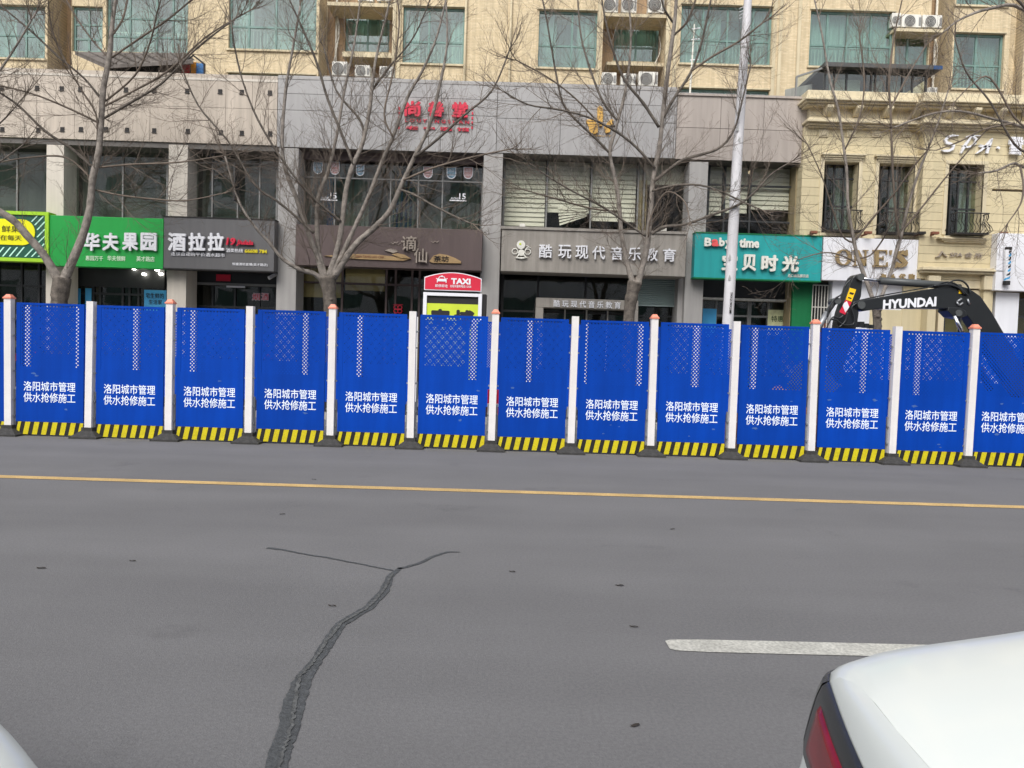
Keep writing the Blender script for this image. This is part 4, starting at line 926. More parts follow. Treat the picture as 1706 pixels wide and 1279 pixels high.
# air conditioner outdoor units
def ac_unit(x0, y0, x1, y1, Y, wh, dark=False):
    xa, za, xb, zb = R(x0, y0, x1, y1, Y); t_ = thing('air_conditioner', 'air conditioner ' + wh, 'air conditioner', ((xa+xb)/2, Y, za), 'air conditioner units on the ledges')
    MB().box(xa, Y, za + .04, xb, Y + .32, zb).build('casing', 'ac_white', t_, bevel=.015)
    r = min(zb-za, xb-xa) * .40; cx = xa + (xb-xa)*.40; cz = (za+zb)/2 + .01
    f = MB(); f.prism([(cx + r*math.cos(2*math.pi*k/20), cz + r*math.sin(2*math.pi*k/20)) for k in range(20)], Y-.012, Y-.001); fo = f.build('fan_grille', 'ac_dark', t_)
    g = MB()
    for rr in (r, r*.75, r*.5, r*.25): g.tube([(cx + rr*math.cos(2*math.pi*k/20), Y-.016, cz + rr*math.sin(2*math.pi*k/20)) for k in range(21)], .006, 4, cap=False)
    g.build('ring', 'ac_white' if not dark else 'frame_grey', fo)
    MB().box(xb-.09, Y-.01, za+.1, xb-.02, Y-.001, zb-.1).build('side_panel', 'frame_grey', t_)
    for sx in (xa+.08, xb-.14): MB().box(sx, Y+.02, za-.01, sx+.06, Y+.3, za+.039).build('foot', 'ac_dark', t_)
for a in ((1503, 23.5, 1535, 47, YT-.1, 'on the top right ledge beside its twin, left of the pair'), (1537, 24.5, 1570, 47.5, YT-.1, 'on the top right ledge, right of the pair'),
          (1486, 21, 1501, 46, YT-.05, 'half hidden at the left end of the top right ledge'), (1036, -6, 1061, 22.5, YT+.3, 'above the centre ledge, middle one'),
          (1006, -6, 1030, 22, YT+.3, 'above the centre ledge, leftmost'), (1080, -6, 1107, 23, YT+.3, 'above the centre ledge, rightmost'),
          (596, -14, 622, 3.5, YT+.5, 'on the upper ledge left of the pier, left one'), (628, -14, 652, 3.5, YT+.5, 'on the upper ledge left of the pier, right one')): ac_unit(*a)
YR = 24.5
for a in ((553, 102, 578, 127.5, YR, 'standing on the roof behind the parapet, leftmost near the small window'), (591, 108, 616, 129, YR, 'standing on the roof, second behind the parapet'), (632, 110, 656, 130.5, YR, 'standing on the roof left of the brick pier'),
          (1003, 120, 1027, 143, YR, 'on the roof with a dark fan, leftmost of three in the middle'), (1035, 122, 1060, 143.5, YR, 'on the roof, middle of three in the middle'), (1064, 119, 1096, 145, YR, 'on the roof, rightmost of three with a red label'),
          (1547, 145, 1562, 157, YR, 'small, on the cream cornice below the glazed roof room')): ac_unit(*a)
for i, (x, y, Y) in enumerate(((565, 128, YR), (604, 129.5, YR), (644, 131, YR), (1015, 143, YR), (1048, 144, YR), (1080, 145.5, YR), (1555, 157.5, YR))):
    p = P(x, y, Y); MB().box(p.x-.45, Y-.1, 7.30 if i == 6 else 6.9, p.x+.45, Y+.5, p.z).build('plinth', 'roof_board', (tw if i < 6 else cb))
for a, b_, c_, d_, Y in ((560, 20, 556, 105, YT+1.0), (1098, 60, 1085, 120, YT+1.1), (1556, 60, 1552, 130, YT+1.0)):   # sagging hoses
    p, q_ = P(a, b_, Y), P(c_, d_, Y); m_ = (p+q_)/2 + Vector((.15, -.05, 0)); MB().tube([p, (p+m_)/2 + Vector((.06, 0, 0)), m_, (q_+m_)/2, q_], .025, 6).build('hose', 'pipe_white', tw)
# glazed roof room above the cream cornice
YG2 = 22.4
rr = thing('glazed_roof_room', 'dark framed glazed room with flat roof on top of the cream building', 'roof room', P(1440, 158, YG2))
xa, za, xb, zb = R(1373, 118, 1545, 160, YG2); za = 7.45
window(rr, None, YG2, (.10, .22, .40, .46, .50, .62, .76, .86), (), fm='frame_dark', pm='glass_clear', fw=.05, world_rect=(xa, za, xb, zb))
for k, (f0, f1, m_) in enumerate(((.1, .4, 'blind'), (.5, .62, 'blind'), (.66, .84, 'curtain_green'))): 
    MB().box(xa + (xb-xa)*f0, YG2+.35, za+.1, xa + (xb-xa)*f1, YG2+.38, zb-.15).build('curtain', m_, rr)
MB().box(xa, YG2 + 2.4, za, xb, YG2 + 2.5, zb).build('back_wall', 'interior_dark', rr)
MB().box(xa - .1, YG2 - .25, zb + .002, xb + .25, YG2 + 2.6, zb + .12).build('roof', 'ac_dark', rr)
MB().box(xb + .02, YG2 - .27, zb + .0, xb + .27, YG2 - .252, zb + .1).build('roof_edge', 'poster_navy', rr)
xq = xof(1320, 140, YG2 + .3); zq = zof(1320, 128, YG2)
MB().add([(xq, YG2, za), (xa-.01, YG2, za), (xa-.01, YG2, zb), (xq, YG2, zq)], [(0, 1, 2, 3)]).build('side_pane', 'glass_clear', rr)
MB().tube([(xq, YG2-.03, zq), (xa, YG2-.03, zb+.05)], .035, 4).tube([(xq, YG2-.03, za), (xq, YG2-.03, zq)], .035, 4).build('side_frame', 'frame_grey', rr)
MB().quad((xq, YG2+.9, za), (xa, YG2+.9, za), (xa, YG2+.9, zb-.1), (xq, YG2+.9, zq-.05)).build('side_curtain', 'interior_mid', rr)
# low roof sheds over the beige building
YR2 = 24.0
sh = thing('roof_shed', 'dark low roofed shed behind the beige parapet', 'shed', P(230, 120, YR2))
z0 = 6.9
def bx(x0, y0, x1, y1, Y, T, m, nm):
    xa, za, xb, zb = R(x0, y0, x1, y1, Y); return MB().box(xa, Y, za, xb, Y+T, zb).build(nm, m, sh)
bx(178, 108, 288, 135, YR2, .1, 'interior_dark', 'wall'); bx(268, 96, 285, 135, YR2-.05, .12, 'roof_board', 'post'); bx(290, 100, 316, 135, YR2, .1, 'roof_board', 'wall_board')
bx(318, 103, 326, 135, YR2-.03, .1, 'orange_paint', 'painted_board'); bx(327, 105, 338, 135, YR2-.03, .1, 'sky_blue_paint', 'painted_board'); bx(303, 107, 315, 125, YR2-.06, .05, 'red_paint', 'painted_board')
a0, a1, a2, a3 = P(125, 86, YR2+2.2), P(306, 88, YR2+2.2), P(322, 100, YR2-.6), P(176, 108, YR2-.6)
o = MB().add([a3, a2, a1, a0, a3-Vector((0,0,.1)), a2-Vector((0,0,.1)), a1-Vector((0,0,.1)), a0-Vector((0,0,.1))], [(0,1,2,3), (7,6,5,4), (0,4,5,1), (1,5,6,2), (2,6,7,3), (3,7,4,0)]).build('roof', 'roof_dark', sh)
for k in range(9):
    f = k/8; u, v = a3.lerp(a2, f), a0.lerp(a1, f); MB().tube([u + Vector((0, 0, .02)), v + Vector((0, 0, .02))], .025, 4).build('roof_rib', 'roof_dark', sh)
p0, p1, p2 = P(305, 92, YR2-.3), P(322, 92, YR2-.3), P(341, 107, YR2-.3)
MB().tube([P(303, 107, YR2-.3), p1, p2, P(341, 126, YR2-.3)], .03, 5).build('gable_frame', 'ink', sh)
# white pole with brackets on the grey roof (right of the middle)
rp = thing('roof_antenna', 'thin white antenna pole on the roof right of the middle tree', 'antenna', P(1150, 145, 24.2)); p = P(1150, 145, 24.2); q_ = P(1157, 40, 24.2)
MB().tube([(p.x, 24.2, 6.9), p, q_], [.03, .03, .02], 6).build('mast', 'pipe_white', rp)
for y in (48, 66, 100): 
    c = P(1156 - (y-40)*.06, y, 24.2); MB().tube([c - Vector((.05, 0, 0)), c + Vector((.2, 0, .03))], .018, 5).build('bracket', 'letter_white', rp)
# ================================================================== blue barrier fence
PW, PH, ZB = 1.05, 1.85, .22      # panel width, blue height, height of striped foot
def perforated(w, z0, z1, zsplit):
    """sheet with real round holes above zsplit"""
    mb = MB(); a, b_ = .0510, .0290; r = .0104; xL, xR = -w/2 + .045, w/2 - .045; nx = int((xR-xL)/a); nz = int((z1-.035-zsplit)/b_)
    xL = -nx*a/2; zt = z1 - .035; zb_ = zt - nz*b_
    for j in range(nz):
        off = 0 if j % 2 else a/2; z = zb_ + j*b_
        xs0 = xL + off
        for i in range(nx - (1 if off else 0)):
            x = xs0 + i*a; c = (x + a/2, z + b_/2)
            ou = [(x, z), (x+a/2, z), (x+a, z), (x+a, z+b_/2), (x+a, z+b_), (x+a/2, z+b_), (x, z+b_), (x, z+b_/2)]
            inn = [(c[0] + r*math.cos(math.radians(q)), c[1] + r*math.sin(math.radians(q))) for q in (225, 270, 315, 0, 45, 90, 135, 180)]
            o = [(p[0], 0, p[1]) for p in ou] + [(p[0], 0, p[1]) for p in inn]
            mb.add(o, [(k, (k+1) % 8, 8 + (k+1) % 8, 8 + k) for k in range(8)])
        if off:
            mb.quad((xL, 0, z), (xL+a/2, 0, z), (xL+a/2, 0, z+b_), (xL, 0, z+b_)); mb.quad((xL+nx*a-a/2, 0, z), (xL+nx*a, 0, z), (xL+nx*a, 0, z+b_), (xL+nx*a-a/2, 0, z+b_))
    # solid borders with folded edges
    mb.box(-w/2, -.004, z0, w/2, .004, zb_); mb.box(-w/2, -.004, zt, w/2, .004, z1)
    mb.box(-w/2, -.004, zb_, xL, .004, zt); mb.box(xL+nx*a, -.004, zb_, w/2, .004, zt)
    mb.box(-w/2, .0045, z0, -w/2+.02, .03, z1); mb.box(w/2-.02, .0045, z0, w/2, .03, z1); mb.box(-w/2+.02, .0045, z1-.02, w/2-.02, .03, z1)
    return mb
ps = perforated(PW, ZB, ZB + PH, 1.05).mesh('panel_sheet', ['blue'])
fb = MB(); fb.box(-PW/2, -.006, .02, PW/2, .006, ZB-.002); foot_me = fb.mesh('striped_foot', ['fence_black'])
sb = MB(); n = 8; wst = .058; pit = PW / 7.4; sl = .04
for k in range(n):
    x = -PW/2 - .03 + k*pit; x0, x1 = max(x, -PW/2), min(x + .078, PW/2); s2 = min(sl, PW/2 - x1) if x1 + sl > PW/2 else sl
    sb.add([(x0, -.009, .021), (x1, -.009, .021), (min(x1+sl, PW/2), -.009, ZB-.003), (min(x0+sl, PW/2), -.009, ZB-.003)], [(0, 1, 2, 3)])
stripe_me = sb.mesh('stripe', ['fence_yellow'])
lb = MB()
text_into(lb, '洛阳城市管理', -.405, .700, .400, .850, -.006, .001, .006, res=1)
text_into(lb, '供水抢修施工', -.405, .525, .400, .678, -.006, .001, .006, res=1); let_me = lb.mesh('lettering', ['fence_letter'])
def child(name, me, par):
    o = bpy.data.objects.new(name, me); COL.objects.link(o); o.parent = par; return o
def make_panel(x, y, rz, label, group, letters=True, rx=0):
    t_ = thing('site_hoarding', label, 'hoarding', (x, y, 0), group); t_.rotation_euler = (rx, 0, rz)
    child('perforated_sheet', ps, t_); f = child('striped_foot', foot_me, t_); s_ = child('stripe', stripe_me, f)
    if letters: child('lettering', let_me, t_)
    return t_
# post: square tube, rubber foot, latches, optional orange cap
def post_meshes():
    w_ = .053; b_ = MB().box(-w_, -w_, .16, w_, w_, 2.125); tube_ = b_.mesh('post_tube', ['fence_white'])
    c = MB().box(-w_-.012, -w_-.012, 2.126, w_+.012, w_+.012, 2.15); top = [(-.05, -.05), (.05, -.05), (.05, .05), (-.05, .05)]
    c.add([(-w_-.004, -w_-.004, 2.151), (w_+.004, -w_-.004, 2.151), (w_+.004, w_+.004, 2.151), (-w_-.004, w_+.004, 2.151), (-.03, -.03, 2.195), (.03, -.03, 2.195), (.03, .03, 2.195), (-.03, .03, 2.195)],
          [(0,1,5,4), (1,2,6,5), (2,3,7,6), (3,0,4,7), (4,5,6,7)])
    cap = c.mesh('post_cap', ['cap_orange'])
    f = MB(); L = [(.215, .20, 0), (.215, .20, .03), (.185, .17, .045), (.085, .085, .115), (.085, .085, .165)]
    for i, (a, b2, z) in enumerate(L):
        f.v += [(-a, -b2, z), (a, -b2, z), (a, b2, z), (-a, b2, z)]
        if i: o = 4*(i-1); f.f += [(o, o+1, o+5, o+4), (o+1, o+2, o+6, o+5), (o+2, o+3, o+7, o+6), (o+3, o, o+4, o+7)]; f.mi += [0]*4
    f.f.append((16, 17, 18, 19)); f.mi.append(0); foot = f.mesh('rubber_foot', ['rubber'])
    br = MB().box(-.078, .02, .12, -.055, .06, .72).box(.055, .02, .12, .078, .06, .72)
    for z in (.3, .56, 1.0, 1.55, 1.8): br.box(-.080, -.01, z, -.0545, .03, z+.025).box(.0545, -.01, z, .080, .03, z+.025)
    return tube_, cap, foot, br.mesh('latch', ['steel'])
PT, PC, PF, PL = post_meshes()
def make_post(x, y, cap, label, group, rx=0, ry=0):
    t_ = thing('barrier_post', label, 'barrier post', (x, y, 0), group); t_.rotation_euler = (rx, ry, 0)
    child('tube', PT, t_); child('rubber_foot', PF, t_); child('latch', PL, t_)['kind'] = 'stuff'
    if cap: child('cap', PC, t_)
    return t_
ordn = ['first', 'second', 'third', 'fourth', 'fifth', 'sixth', 'seventh', 'eighth', 'ninth', 'tenth', 'eleventh', 'twelfth', 'thirteenth', 'fourteenth', 'fifteenth', 'sixteenth', 'seventeenth', 'eighteenth', 'nineteenth']
posts_px = [(16, 727), (150, 731), (284, 735), (414, 740), (549, 745), (683, 749), (818, 753), (950, 757), (1082, 761), (1215, 765), (1349, 770), (1482, 774), (1612, 779)]
fy = [G(x, y + .5).y + .2 for x, y in posts_px]; fym = sum(fy)/len(fy)
# straight line through the posts, small unevenness kept
fx = [G(x, y + .5).x * (G(x, y+.5).y + .2) / G(x, y+.5).y for x, y in posts_px]
mX = sum(fx)/len(fx); sl_ = sum((a-mX)*(b_-fym) for a, b_ in zip(fx, fy)) / sum((a-mX)**2 for a in fx)
yy = lambda x: fym + sl_*(x-mX)
rnd = random.Random(3)
pxs = [fx[0] - 2.4, fx[0] - 1.2] + fx + [fx[-1] + 1.2, fx[-1] + 2.4]
print('FENCE', fym, sl_, [round(b_-a, 2) for a, b_ in zip(fx, fx[1:])])
for i, x in enumerate(pxs):
    k = i - 2; cap = (k % 2 == 0)
    wh = ('%s from the left' % ordn[k]) if 0 <= k < 13 else ('just outside the %s edge' % ('left' if k < 0 else 'right'))
    if k in (-2, 14): wh = wh.replace('just', 'well')
    make_post(x, yy(x) + .0, cap, 'white barrier post %s, %s' % ('with orange cap' if cap else 'without cap', wh), 'white posts of the front barrier', rx=rnd.uniform(-.008, .008), ry=rnd.uniform(-.006, .006))
for i in range(len(pxs) - 1):
    x = (pxs[i] + pxs[i+1])/2; k = i - 2
    wh = ('between the %s and %s posts' % (ordn[k], ordn[k+1])) if 0 <= k < 12 else ('cut off by the %s edge' % ('left' if k < 0 else 'right'))
    if k in (-2, 13): wh = 'beyond the %s edge' % ('left' if k < 0 else 'right')
    if k == 9: wh = wh
    p_ = make_panel(x, yy(x) - .0, math.atan(sl_) + rnd.uniform(-.012, .012), 'blue lettered hoarding ' + wh, 'blue panels of the front barrier', rx=rnd.uniform(-.012, .010))
    p_.location.z = rnd.uniform(-.006, .012)
mud = random.Random(21)
for q in list(bpy.data.objects):
    if q.name.startswith('site_hoarding') and q.parent is None and mud.random() < .75:
        for _ in range(mud.choice((1, 2, 3))):
            cx_, cz_ = mud.uniform(-.42, .42), mud.uniform(.26, .55) if mud.random() < .7 else mud.uniform(.9, 1.0); mb = MB(); nn = 9; rr_ = mud.uniform(.012, .045)
            mb.add([(cx_ + rr_*mud.uniform(.5, 1.5)*math.cos(6.283*k/nn), -.0052, cz_ + rr_*.5*mud.uniform(.4, 1.3)*math.sin(6.283*k/nn)) for k in range(nn)], [tuple(range(nn))])
            mb.build('mud_splash', 'dust_blue', q, world=False)
# rear barrier of the dig, seen through the holes
YB2 = 16.7
px_r = [48, 133, 228, 323, 416, 510, 600, 692, 790, 883, 975, 1067, 1160, 1258, 1350, 1440, 1530, 1620, 1712]
rx_ = [xof(x, 560, YB2) for x in px_r]
for i, x in enumerate(rx_):
    rp_ = make_post(x, YB2, False, '%s rear barrier post from the left, a dotted stripe through the holes' % ordn[i], 'white posts of the rear barrier'); rp_.location.z = GZ
for i in range(len(rx_) - 1):
    t_ = thing('site_hoarding', '%s rear blue hoarding from the left, behind the holes' % ordn[i], 'hoarding', ((rx_[i]+rx_[i+1])/2, YB2, GZ), 'blue panels of the rear barrier')
    child('perforated_sheet', ps, t_); child('striped_foot', foot_me, t_)
# soil dug out behind the barrier, by the excavator's bucket
c = P(1297, 640, 13.4); mb = MB(); n, rg = 22, 7; rs = random.Random(5)
vs = [(c.x, c.y, 1.12)]
for j in range(1, rg+1):
    for k in range(n):
        a = 2*math.pi*k/n; r = 1.25*j/rg*(1 + rs.uniform(-.12, .12)); vs.append((c.x + r*math.cos(a), c.y + r*.8*math.sin(a), max(.005, 1.12*(1-(j/rg))**.85 + rs.uniform(-.05, .05)*(j < rg))))
fs = [(0, 1+k, 1+(k+1) % n) for k in range(n)]
for j in range(rg-1):
    for k in range(n): a = 1+j*n+k; b_ = 1+j*n+(k+1) % n; fs.append((a, a+n, b_+n, b_))
mb.add(vs, fs); o = mb.build('soil_heap', 'soil', smooth=True); tag(o, 'reddish soil heap behind the barrier, seen through the holes', 'soil heap')
rb = thing('warning_board', 'red board with white bar standing behind the seventh barrier post', 'board', P(822, 692, 13.0))
xa, za, xb, zb = R(812, 649, 831, 691, 13.0); MB().box(xa, 13, za, xb, 13.05, zb).build('sheet', 'crimson', rb); MB().box(xa, 12.99, za+.14, xb, 12.999, za+.19).build('white_bar', 'letter_white', rb)
MB().box(xa, 13.0, .0, xa+.04, 13.04, za-.002).box(xb-.04, 13.0, .0, xb, 13.04, za-.002).build('leg', 'steel', rb)
# ================================================================== taxi stop panel
YX = 17.9
tx = thing('taxi_stop_sign', 'taxi stop panel with red curved TAXI top over a white framed lime poster', 'taxi sign', (xof(755, 520, YX), YX, GZ))
xa, za, xb, zb = R(705, 488, 803, 520, YX)
MB().box(xa+.06, YX+.02, GZ, xb+.1, YX+.32, zb-.003).build('cabinet', 'ink', tx, bevel=.01)
fwd = .085
for nm, r_ in (('frame_post', (xa, GZ, xa+fwd, zb)), ('frame_post', (xb-fwd, GZ, xb, zb)), ('frame_rail', (xa+fwd, zb-.075, xb-fwd, zb)), ('frame_rail', (xa+fwd, GZ, xb-fwd, GZ+.3))):
    MB().box(r_[0], YX-.03, r_[1], r_[2], YX+.018, r_[3]).build(nm, 'letter_white', tx, bevel=.006)
q_ = R(712, 506, 797, 600, YX); MB().box(xa+fwd+.003, YX+.0, GZ+.31, xb-fwd-.003, YX+.017, q_[3]).build('poster', 'poster_lime', tx)
text(tx, '宽', (717, 514, 750, 545), YX-.002, 'ink', .004, .05); text(tx, '博', (756, 516, 790, 547), YX-.002, 'ink', .004, .05)
def arc_board(grow, y0, y1, m, nm):
    pts = []
    L_, R_, b_, e = P(707, 484, YX), P(802, 486.5, YX), zof(755, 484.5, YX), zof(755, 463, YX); tp = zof(755, 454, YX)
    x0_, x1_ = L_.x - grow, R_.x + grow; pts += [(x0_, b_ - grow), (x1_, b_ - grow)]
    for k in range(13):
        t_ = k/12; x = x1_ + (x0_-x1_)*t_; pts.append((x, e + grow + (tp-e)*math.sin(math.pi*(1-t_))**.9))
    return MB().prism(pts, y0, y1).build(nm, m, tx)
arc_board(.0, YX-.06, YX+.10, 'letter_white', 'top_board_edge'); arc_board(-.018, YX-.066, YX-.061, 'crimson', 'top_board')
text(tx, 'TAXI', (751.5, 463.5, 784, 473.5), YX-.068, 'letter_white', .008, .05)
text(tx, '即停即走', (725, 473.5, 746, 478.5), YX-.068, 'letter_white', .003, .01); text(tx, '出租车服务电话:12328', (750, 474.5, 785, 479), YX-.068, 'letter_white', .003, .01)
mb = MB(); cx_, cz_ = P(736.5, 466, YX).x, P(736.5, 466, YX).z; u = YX/FPX
def px_prism(l, y0=YX-.075, y1=YX-.067): mb.prism([(cx_ + a*u, cz_ + b_*u) for a, b_ in l], y0, y1)
px_prism([(-8, -5), (-6.5, -5), (-6.5, -3), (6.5, -3), (6.5, -5), (8, -5), (8, 0), (7, 1.2), (-7, 1.2), (-8, 0)]); px_prism([(-6.5, 1.25), (-4.8, 1.25), (-3.2, 4.2), (-4.2, 5)]); px_prism([(4.8, 1.25), (6.5, 1.25), (4.2, 5), (3.2, 4.2)]); px_prism([(-4.2, 4.25), (4.2, 4.25), (4, 5.2), (-4, 5.2)])
px_prism([(-2, 5.3), (2, 5.3), (1.6, 6.6), (-1.6, 6.6)]); px_prism([(-9.6, 1.4), (-7.2, .8), (-7, 1.8), (-9.4, 2.4)]); px_prism([(7.2, .8), (9.6, 1.4), (9.4, 2.4), (7, 1.8)]); mb.build('taxi_symbol', 'letter_white', tx)
# ================================================================== leaning lamp post
YP = 17.6
lp = thing('lamp_post', 'tall slim white lamp post numbered in black, leaning slightly, right of the middle', 'lamp post', (xof(1209, 620, YP), YP, GZ))
b0, b1, b2, b3 = P(1212, 545, YP), P(1229, 250, YP), P(1246, 0, YP), P(1262, -230, YP)
dr = (b1 - b0) / (b1.z - b0.z); base = b0 + dr * (GZ - b0.z)
MB().tube([base, b0, b1, b2, b3], [.14, .125, .112, .088, .07], 14).build('pole', 'pole_white', lp, smooth=True)
MB().tube([base, base + dr*.25], [.2, .2], 14).build('base_plate', 'pole_peel', lp)
c = b3; MB().tube([c, c + Vector((-.3, -.4, .25)), c + Vector((-.8, -1.2, .35)), c + Vector((-1.1, -1.8, .33))], [.05, .045, .04, .04], 8).build('arm', 'pole_white', lp)
e = c + Vector((-1.1, -1.8, .33)); MB().box(e.x-.14, e.y-.5, e.z-.06, e.x+.14, e.y+.05, e.z+.06).build('lamp_head', 'steel', lp, bevel=.03)
for k in range(4):
    p = P(1244, 8 + k*5.5, YP); mb = MB(); mb.tube([p, p + Vector((-.17, -.02, -.10))], .008, 4); mb.build('spike', 'pole_white', lp)
for y in (80, 332): p = P(1241 if y < 100 else 1224, y, YP); MB().tube([p - Vector((0,0,.02)), p + Vector((0,0,.02))], .13 if y > 100 else .108, 14).build('band', 'pole_peel', lp)
rs = random.Random(9)
for k in range(8):   # torn paint and sticker patches
    y = rs.uniform(120, 520); p = P(1239 - (y-80)*.0595 + rs.uniform(-3, 3), y, YP-.118); mb = MB(); nn = 7
    mb.add([(p.x + rs.uniform(.015, .04)*math.cos(6.28*q/nn), YP-.128, p.z + rs.uniform(.03, .1)*math.sin(6.28*q/nn)) for q in range(nn)], [tuple(range(nn))]); mb.build('torn_sticker', 'pole_peel', lp)
for k, ch in enumerate('5023021'):
    p = P(1218.6 - k*.33, 489 + k*5.0, YP-.13); mb = MB(); text_into(mb, ch, -.035, -.024, .035, .024, 0, .004, .0)
    mb.v = [(p.x + v[2]*1.0, YP-.142 + v[1], p.z - v[0]) for v in mb.v]; mb.build('number', 'ink', lp)
# ================================================================== excavator
YE = 14.2
ex = thing('excavator', 'black excavator arm with white HYUNDAI lettering reaching over the barrier', 'excavator', (xof(1830, 700, YE), YE, 0))
def ep(l, Y=YE): return [(P(x, y, Y).x, P(x, y, Y).z) for x, y in l][::-1]
boom = [(1415, 507), (1417, 503), (1424, 501.5), (1440, 499), (1465, 495), (1494, 490), (1530, 484), (1560, 479.5), (1575, 477.5), (1593, 477.5), (1603, 480), (1613, 485), (1626, 494), (1645, 521), (1663, 552), (1690, 598), (1722, 660), (1732, 685), (1722, 692), (1708, 684), (1676, 640), (1650, 600), (1625, 558), (1608, 530), (1596, 519), (1586, 514.5), (1555, 514.5), (1500, 514), (1460, 515), (1445, 517), (1432, 519), (1421, 515)]
MB().prism(ep(boom), YE-.14, YE+.14).build('boom', 'exc_black', ex, bevel=.012)
for (x, y, r) in ((1428, 509, .07), (1588, 522, .06), (1427, 463, .065), (1408, 500, .0)):
    if r: p = P(x, y, YE); MB().tube([(p.x, YE-.19, p.z), (p.x, YE+.19, p.z)], r, 16).build('pivot_pin', 'exc_grey', ex)
MB().prism(ep([(1572, 513), (1590, 513), (1600, 518), (1602, 527), (1592, 531), (1580, 528), (1570, 518)]), YE-.17, YE+.17).build('cylinder_bracket', 'exc_black', ex, bevel=.01)
def rod(a, b_, r, m, nm, Y=YE, n=12): return MB().tube([P(*a, Y), P(*b_, Y)], r, n).build(nm, m, ex, smooth=True)
rod((1427, 463), (1470, 467.5), .030, 'chrome', 'cylinder_rod'); rod((1466, 467.5), (1582, 475.5), .068, 'exc_grey', 'cylinder_barrel'); rod((1578, 475), (1600, 478), .05, 'exc_black', 'cylinder_end')
for dy in (-.27, .27):
    rod((1590, 526), (1606, 560), .032, 'chrome', 'cylinder_rod', YE+dy); rod((1604, 555), (1650, 650), .06, 'exc_black', 'cylinder_barrel', YE+dy)
arm = [(1416, 463), (1420, 459.5), (1427, 458.5), (1432, 462), (1432, 470), (1430, 494), (1425, 506), (1426, 522), (1424, 538), (1418, 560), (1404, 600), (1392, 640), (1380, 640), (1382, 600), (1387, 560), (1391, 536), (1395, 520), (1404, 494), (1412, 472)]
MB().prism(ep(arm), YE-.12, YE+.12).build('stick', 'exc_black', ex, bevel=.012)
a_ = ep([(1411, 480), (1421.5, 483), (1414, 503), (1404, 499.5)]); MB().prism(a_, YE-.124, YE-.121).build('yellow_label', 'decal_yellow', ex)
for l in ([(1411, 487), (1418, 489), (1416, 492), (1410, 490)], [(1408.5, 495), (1414, 497), (1413, 499), (1407.5, 497)]): MB().prism(ep(l), YE-.127, YE-.1245).build('label_mark', 'ink', ex)
MB().prism(ep([(1404, 500), (1414, 504), (1403, 524.5), (1393.5, 520)]), YE-.124, YE-.121).build('red_label', 'crimson', ex)
MB().prism(ep([(1401, 505.5), (1406, 502), (1410, 512), (1403.5, 521), (1399, 510)]), YE-.127, YE-.1245).build('label_mark', 'letter_white', ex)
rod((1391, 502), (1376, 523), .045, 'exc_grey', 'cylinder_barrel', YE-.05); rod((1378, 520), (1356, 560), .055, 'steel', 'cylinder_barrel', YE-.05); rod((1356, 558), (1350, 600), .03, 'chrome', 'cylinder_rod', YE-.05)
p = P(1390, 502, YE); MB().tube([(p.x, YE-.16, p.z), (p.x, YE+.16, p.z)], .06, 12).build('pivot_pin', 'exc_grey', ex)
def hose(l, r=.016, Y=YE-.17):
    pts = [P(x, y, Y) for x, y in l]; out = []
    for i in range(len(pts)-1):
        p0 = pts[max(i-1, 0)]; p1 = pts[i]; p2 = pts[i+1]; p3 = pts[min(i+2, len(pts)-1)]
        for k in range(5):
            t_ = k/5; out.append(.5*((2*p1) + (-p0+p2)*t_ + (2*p0-5*p1+4*p2-p3)*t_*t_ + (-p0+3*p1-3*p2+p3)*t_**3))
    out.append(pts[-1]); MB().tube(out, r, 6).build('hose', 'exc_black', ex, smooth=True)
hose([(1418, 465), (1408, 475), (1402, 490), (1390, 498), (1382, 512), (1378, 528)]); hose([(1428, 505), (1419, 512), (1423, 530), (1421, 540), (1405, 541), (1393, 533), (1383, 532)])
hose([(1560, 475), (1575, 470), (1590, 472), (1600, 480), (1612, 492)]); hose([(1575, 474), (1590, 467), (1603, 468), (1612, 476), (1616, 488)]); hose([(1555, 476), (1580, 474), (1598, 480), (1606, 490)], .02)
hose([(1405, 525), (1398, 530), (1388, 528), (1380, 540), (1372, 560)]); hose([(1412, 520), (1408, 535), (1398, 545)]); hose([(1432, 500), (1470, 492), (1520, 483), (1560, 476)], .012, YE-.1)
mb = MB(); 
for rc in ((1428, 536, 1436, 545), (1437, 539, 1444, 546), (1446, 541, 1452, 547), (1400, 530, 1406, 545), (1392, 528, 1397, 540)):
    xa, za, xb, zb = R(*rc, YE+.05); mb.box(xa, YE-.05, za, xb, YE+.1, zb)
mb.build('valve_block', 'exc_black', ex, kind='stuff')
xa, za, xb, zb = R(1471, 497, 1559.5, 514, YE); mb = MB(); text_into(mb, 'HYUNDAI', -.5, -.5, .5, .5, 0, .003, .045)
p0, p1 = P(1471, 507.3, YE-.142), P(1560, 502, YE-.142); hh = 16.0*YE/FPX; d_ = p1-p0
mb.v = [(p0.x + d_.x*(v[0]+.5), YE-.142 + v[1], p0.z + d_.z*(v[0]+.5) + v[2]*hh) for v in mb.v]; mb.build('lettering', 'letter_white', ex)
mb = MB(); mb.prism(ep([(1590, 483), (1595, 483), (1595, 490), (1590, 490)]), YE-.143, YE-.141); mb.build('yellow_label', 'decal_yellow', ex)
for a, b_ in (((1594, 503), (1602, 497)), ((1594, 503), (1598, 509)), ((1612, 498), (1615, 507)), ((1598, 509), (1604, 504))): rod(a, b_, .018, 'steel', 'fitting', YE-.16, 6)
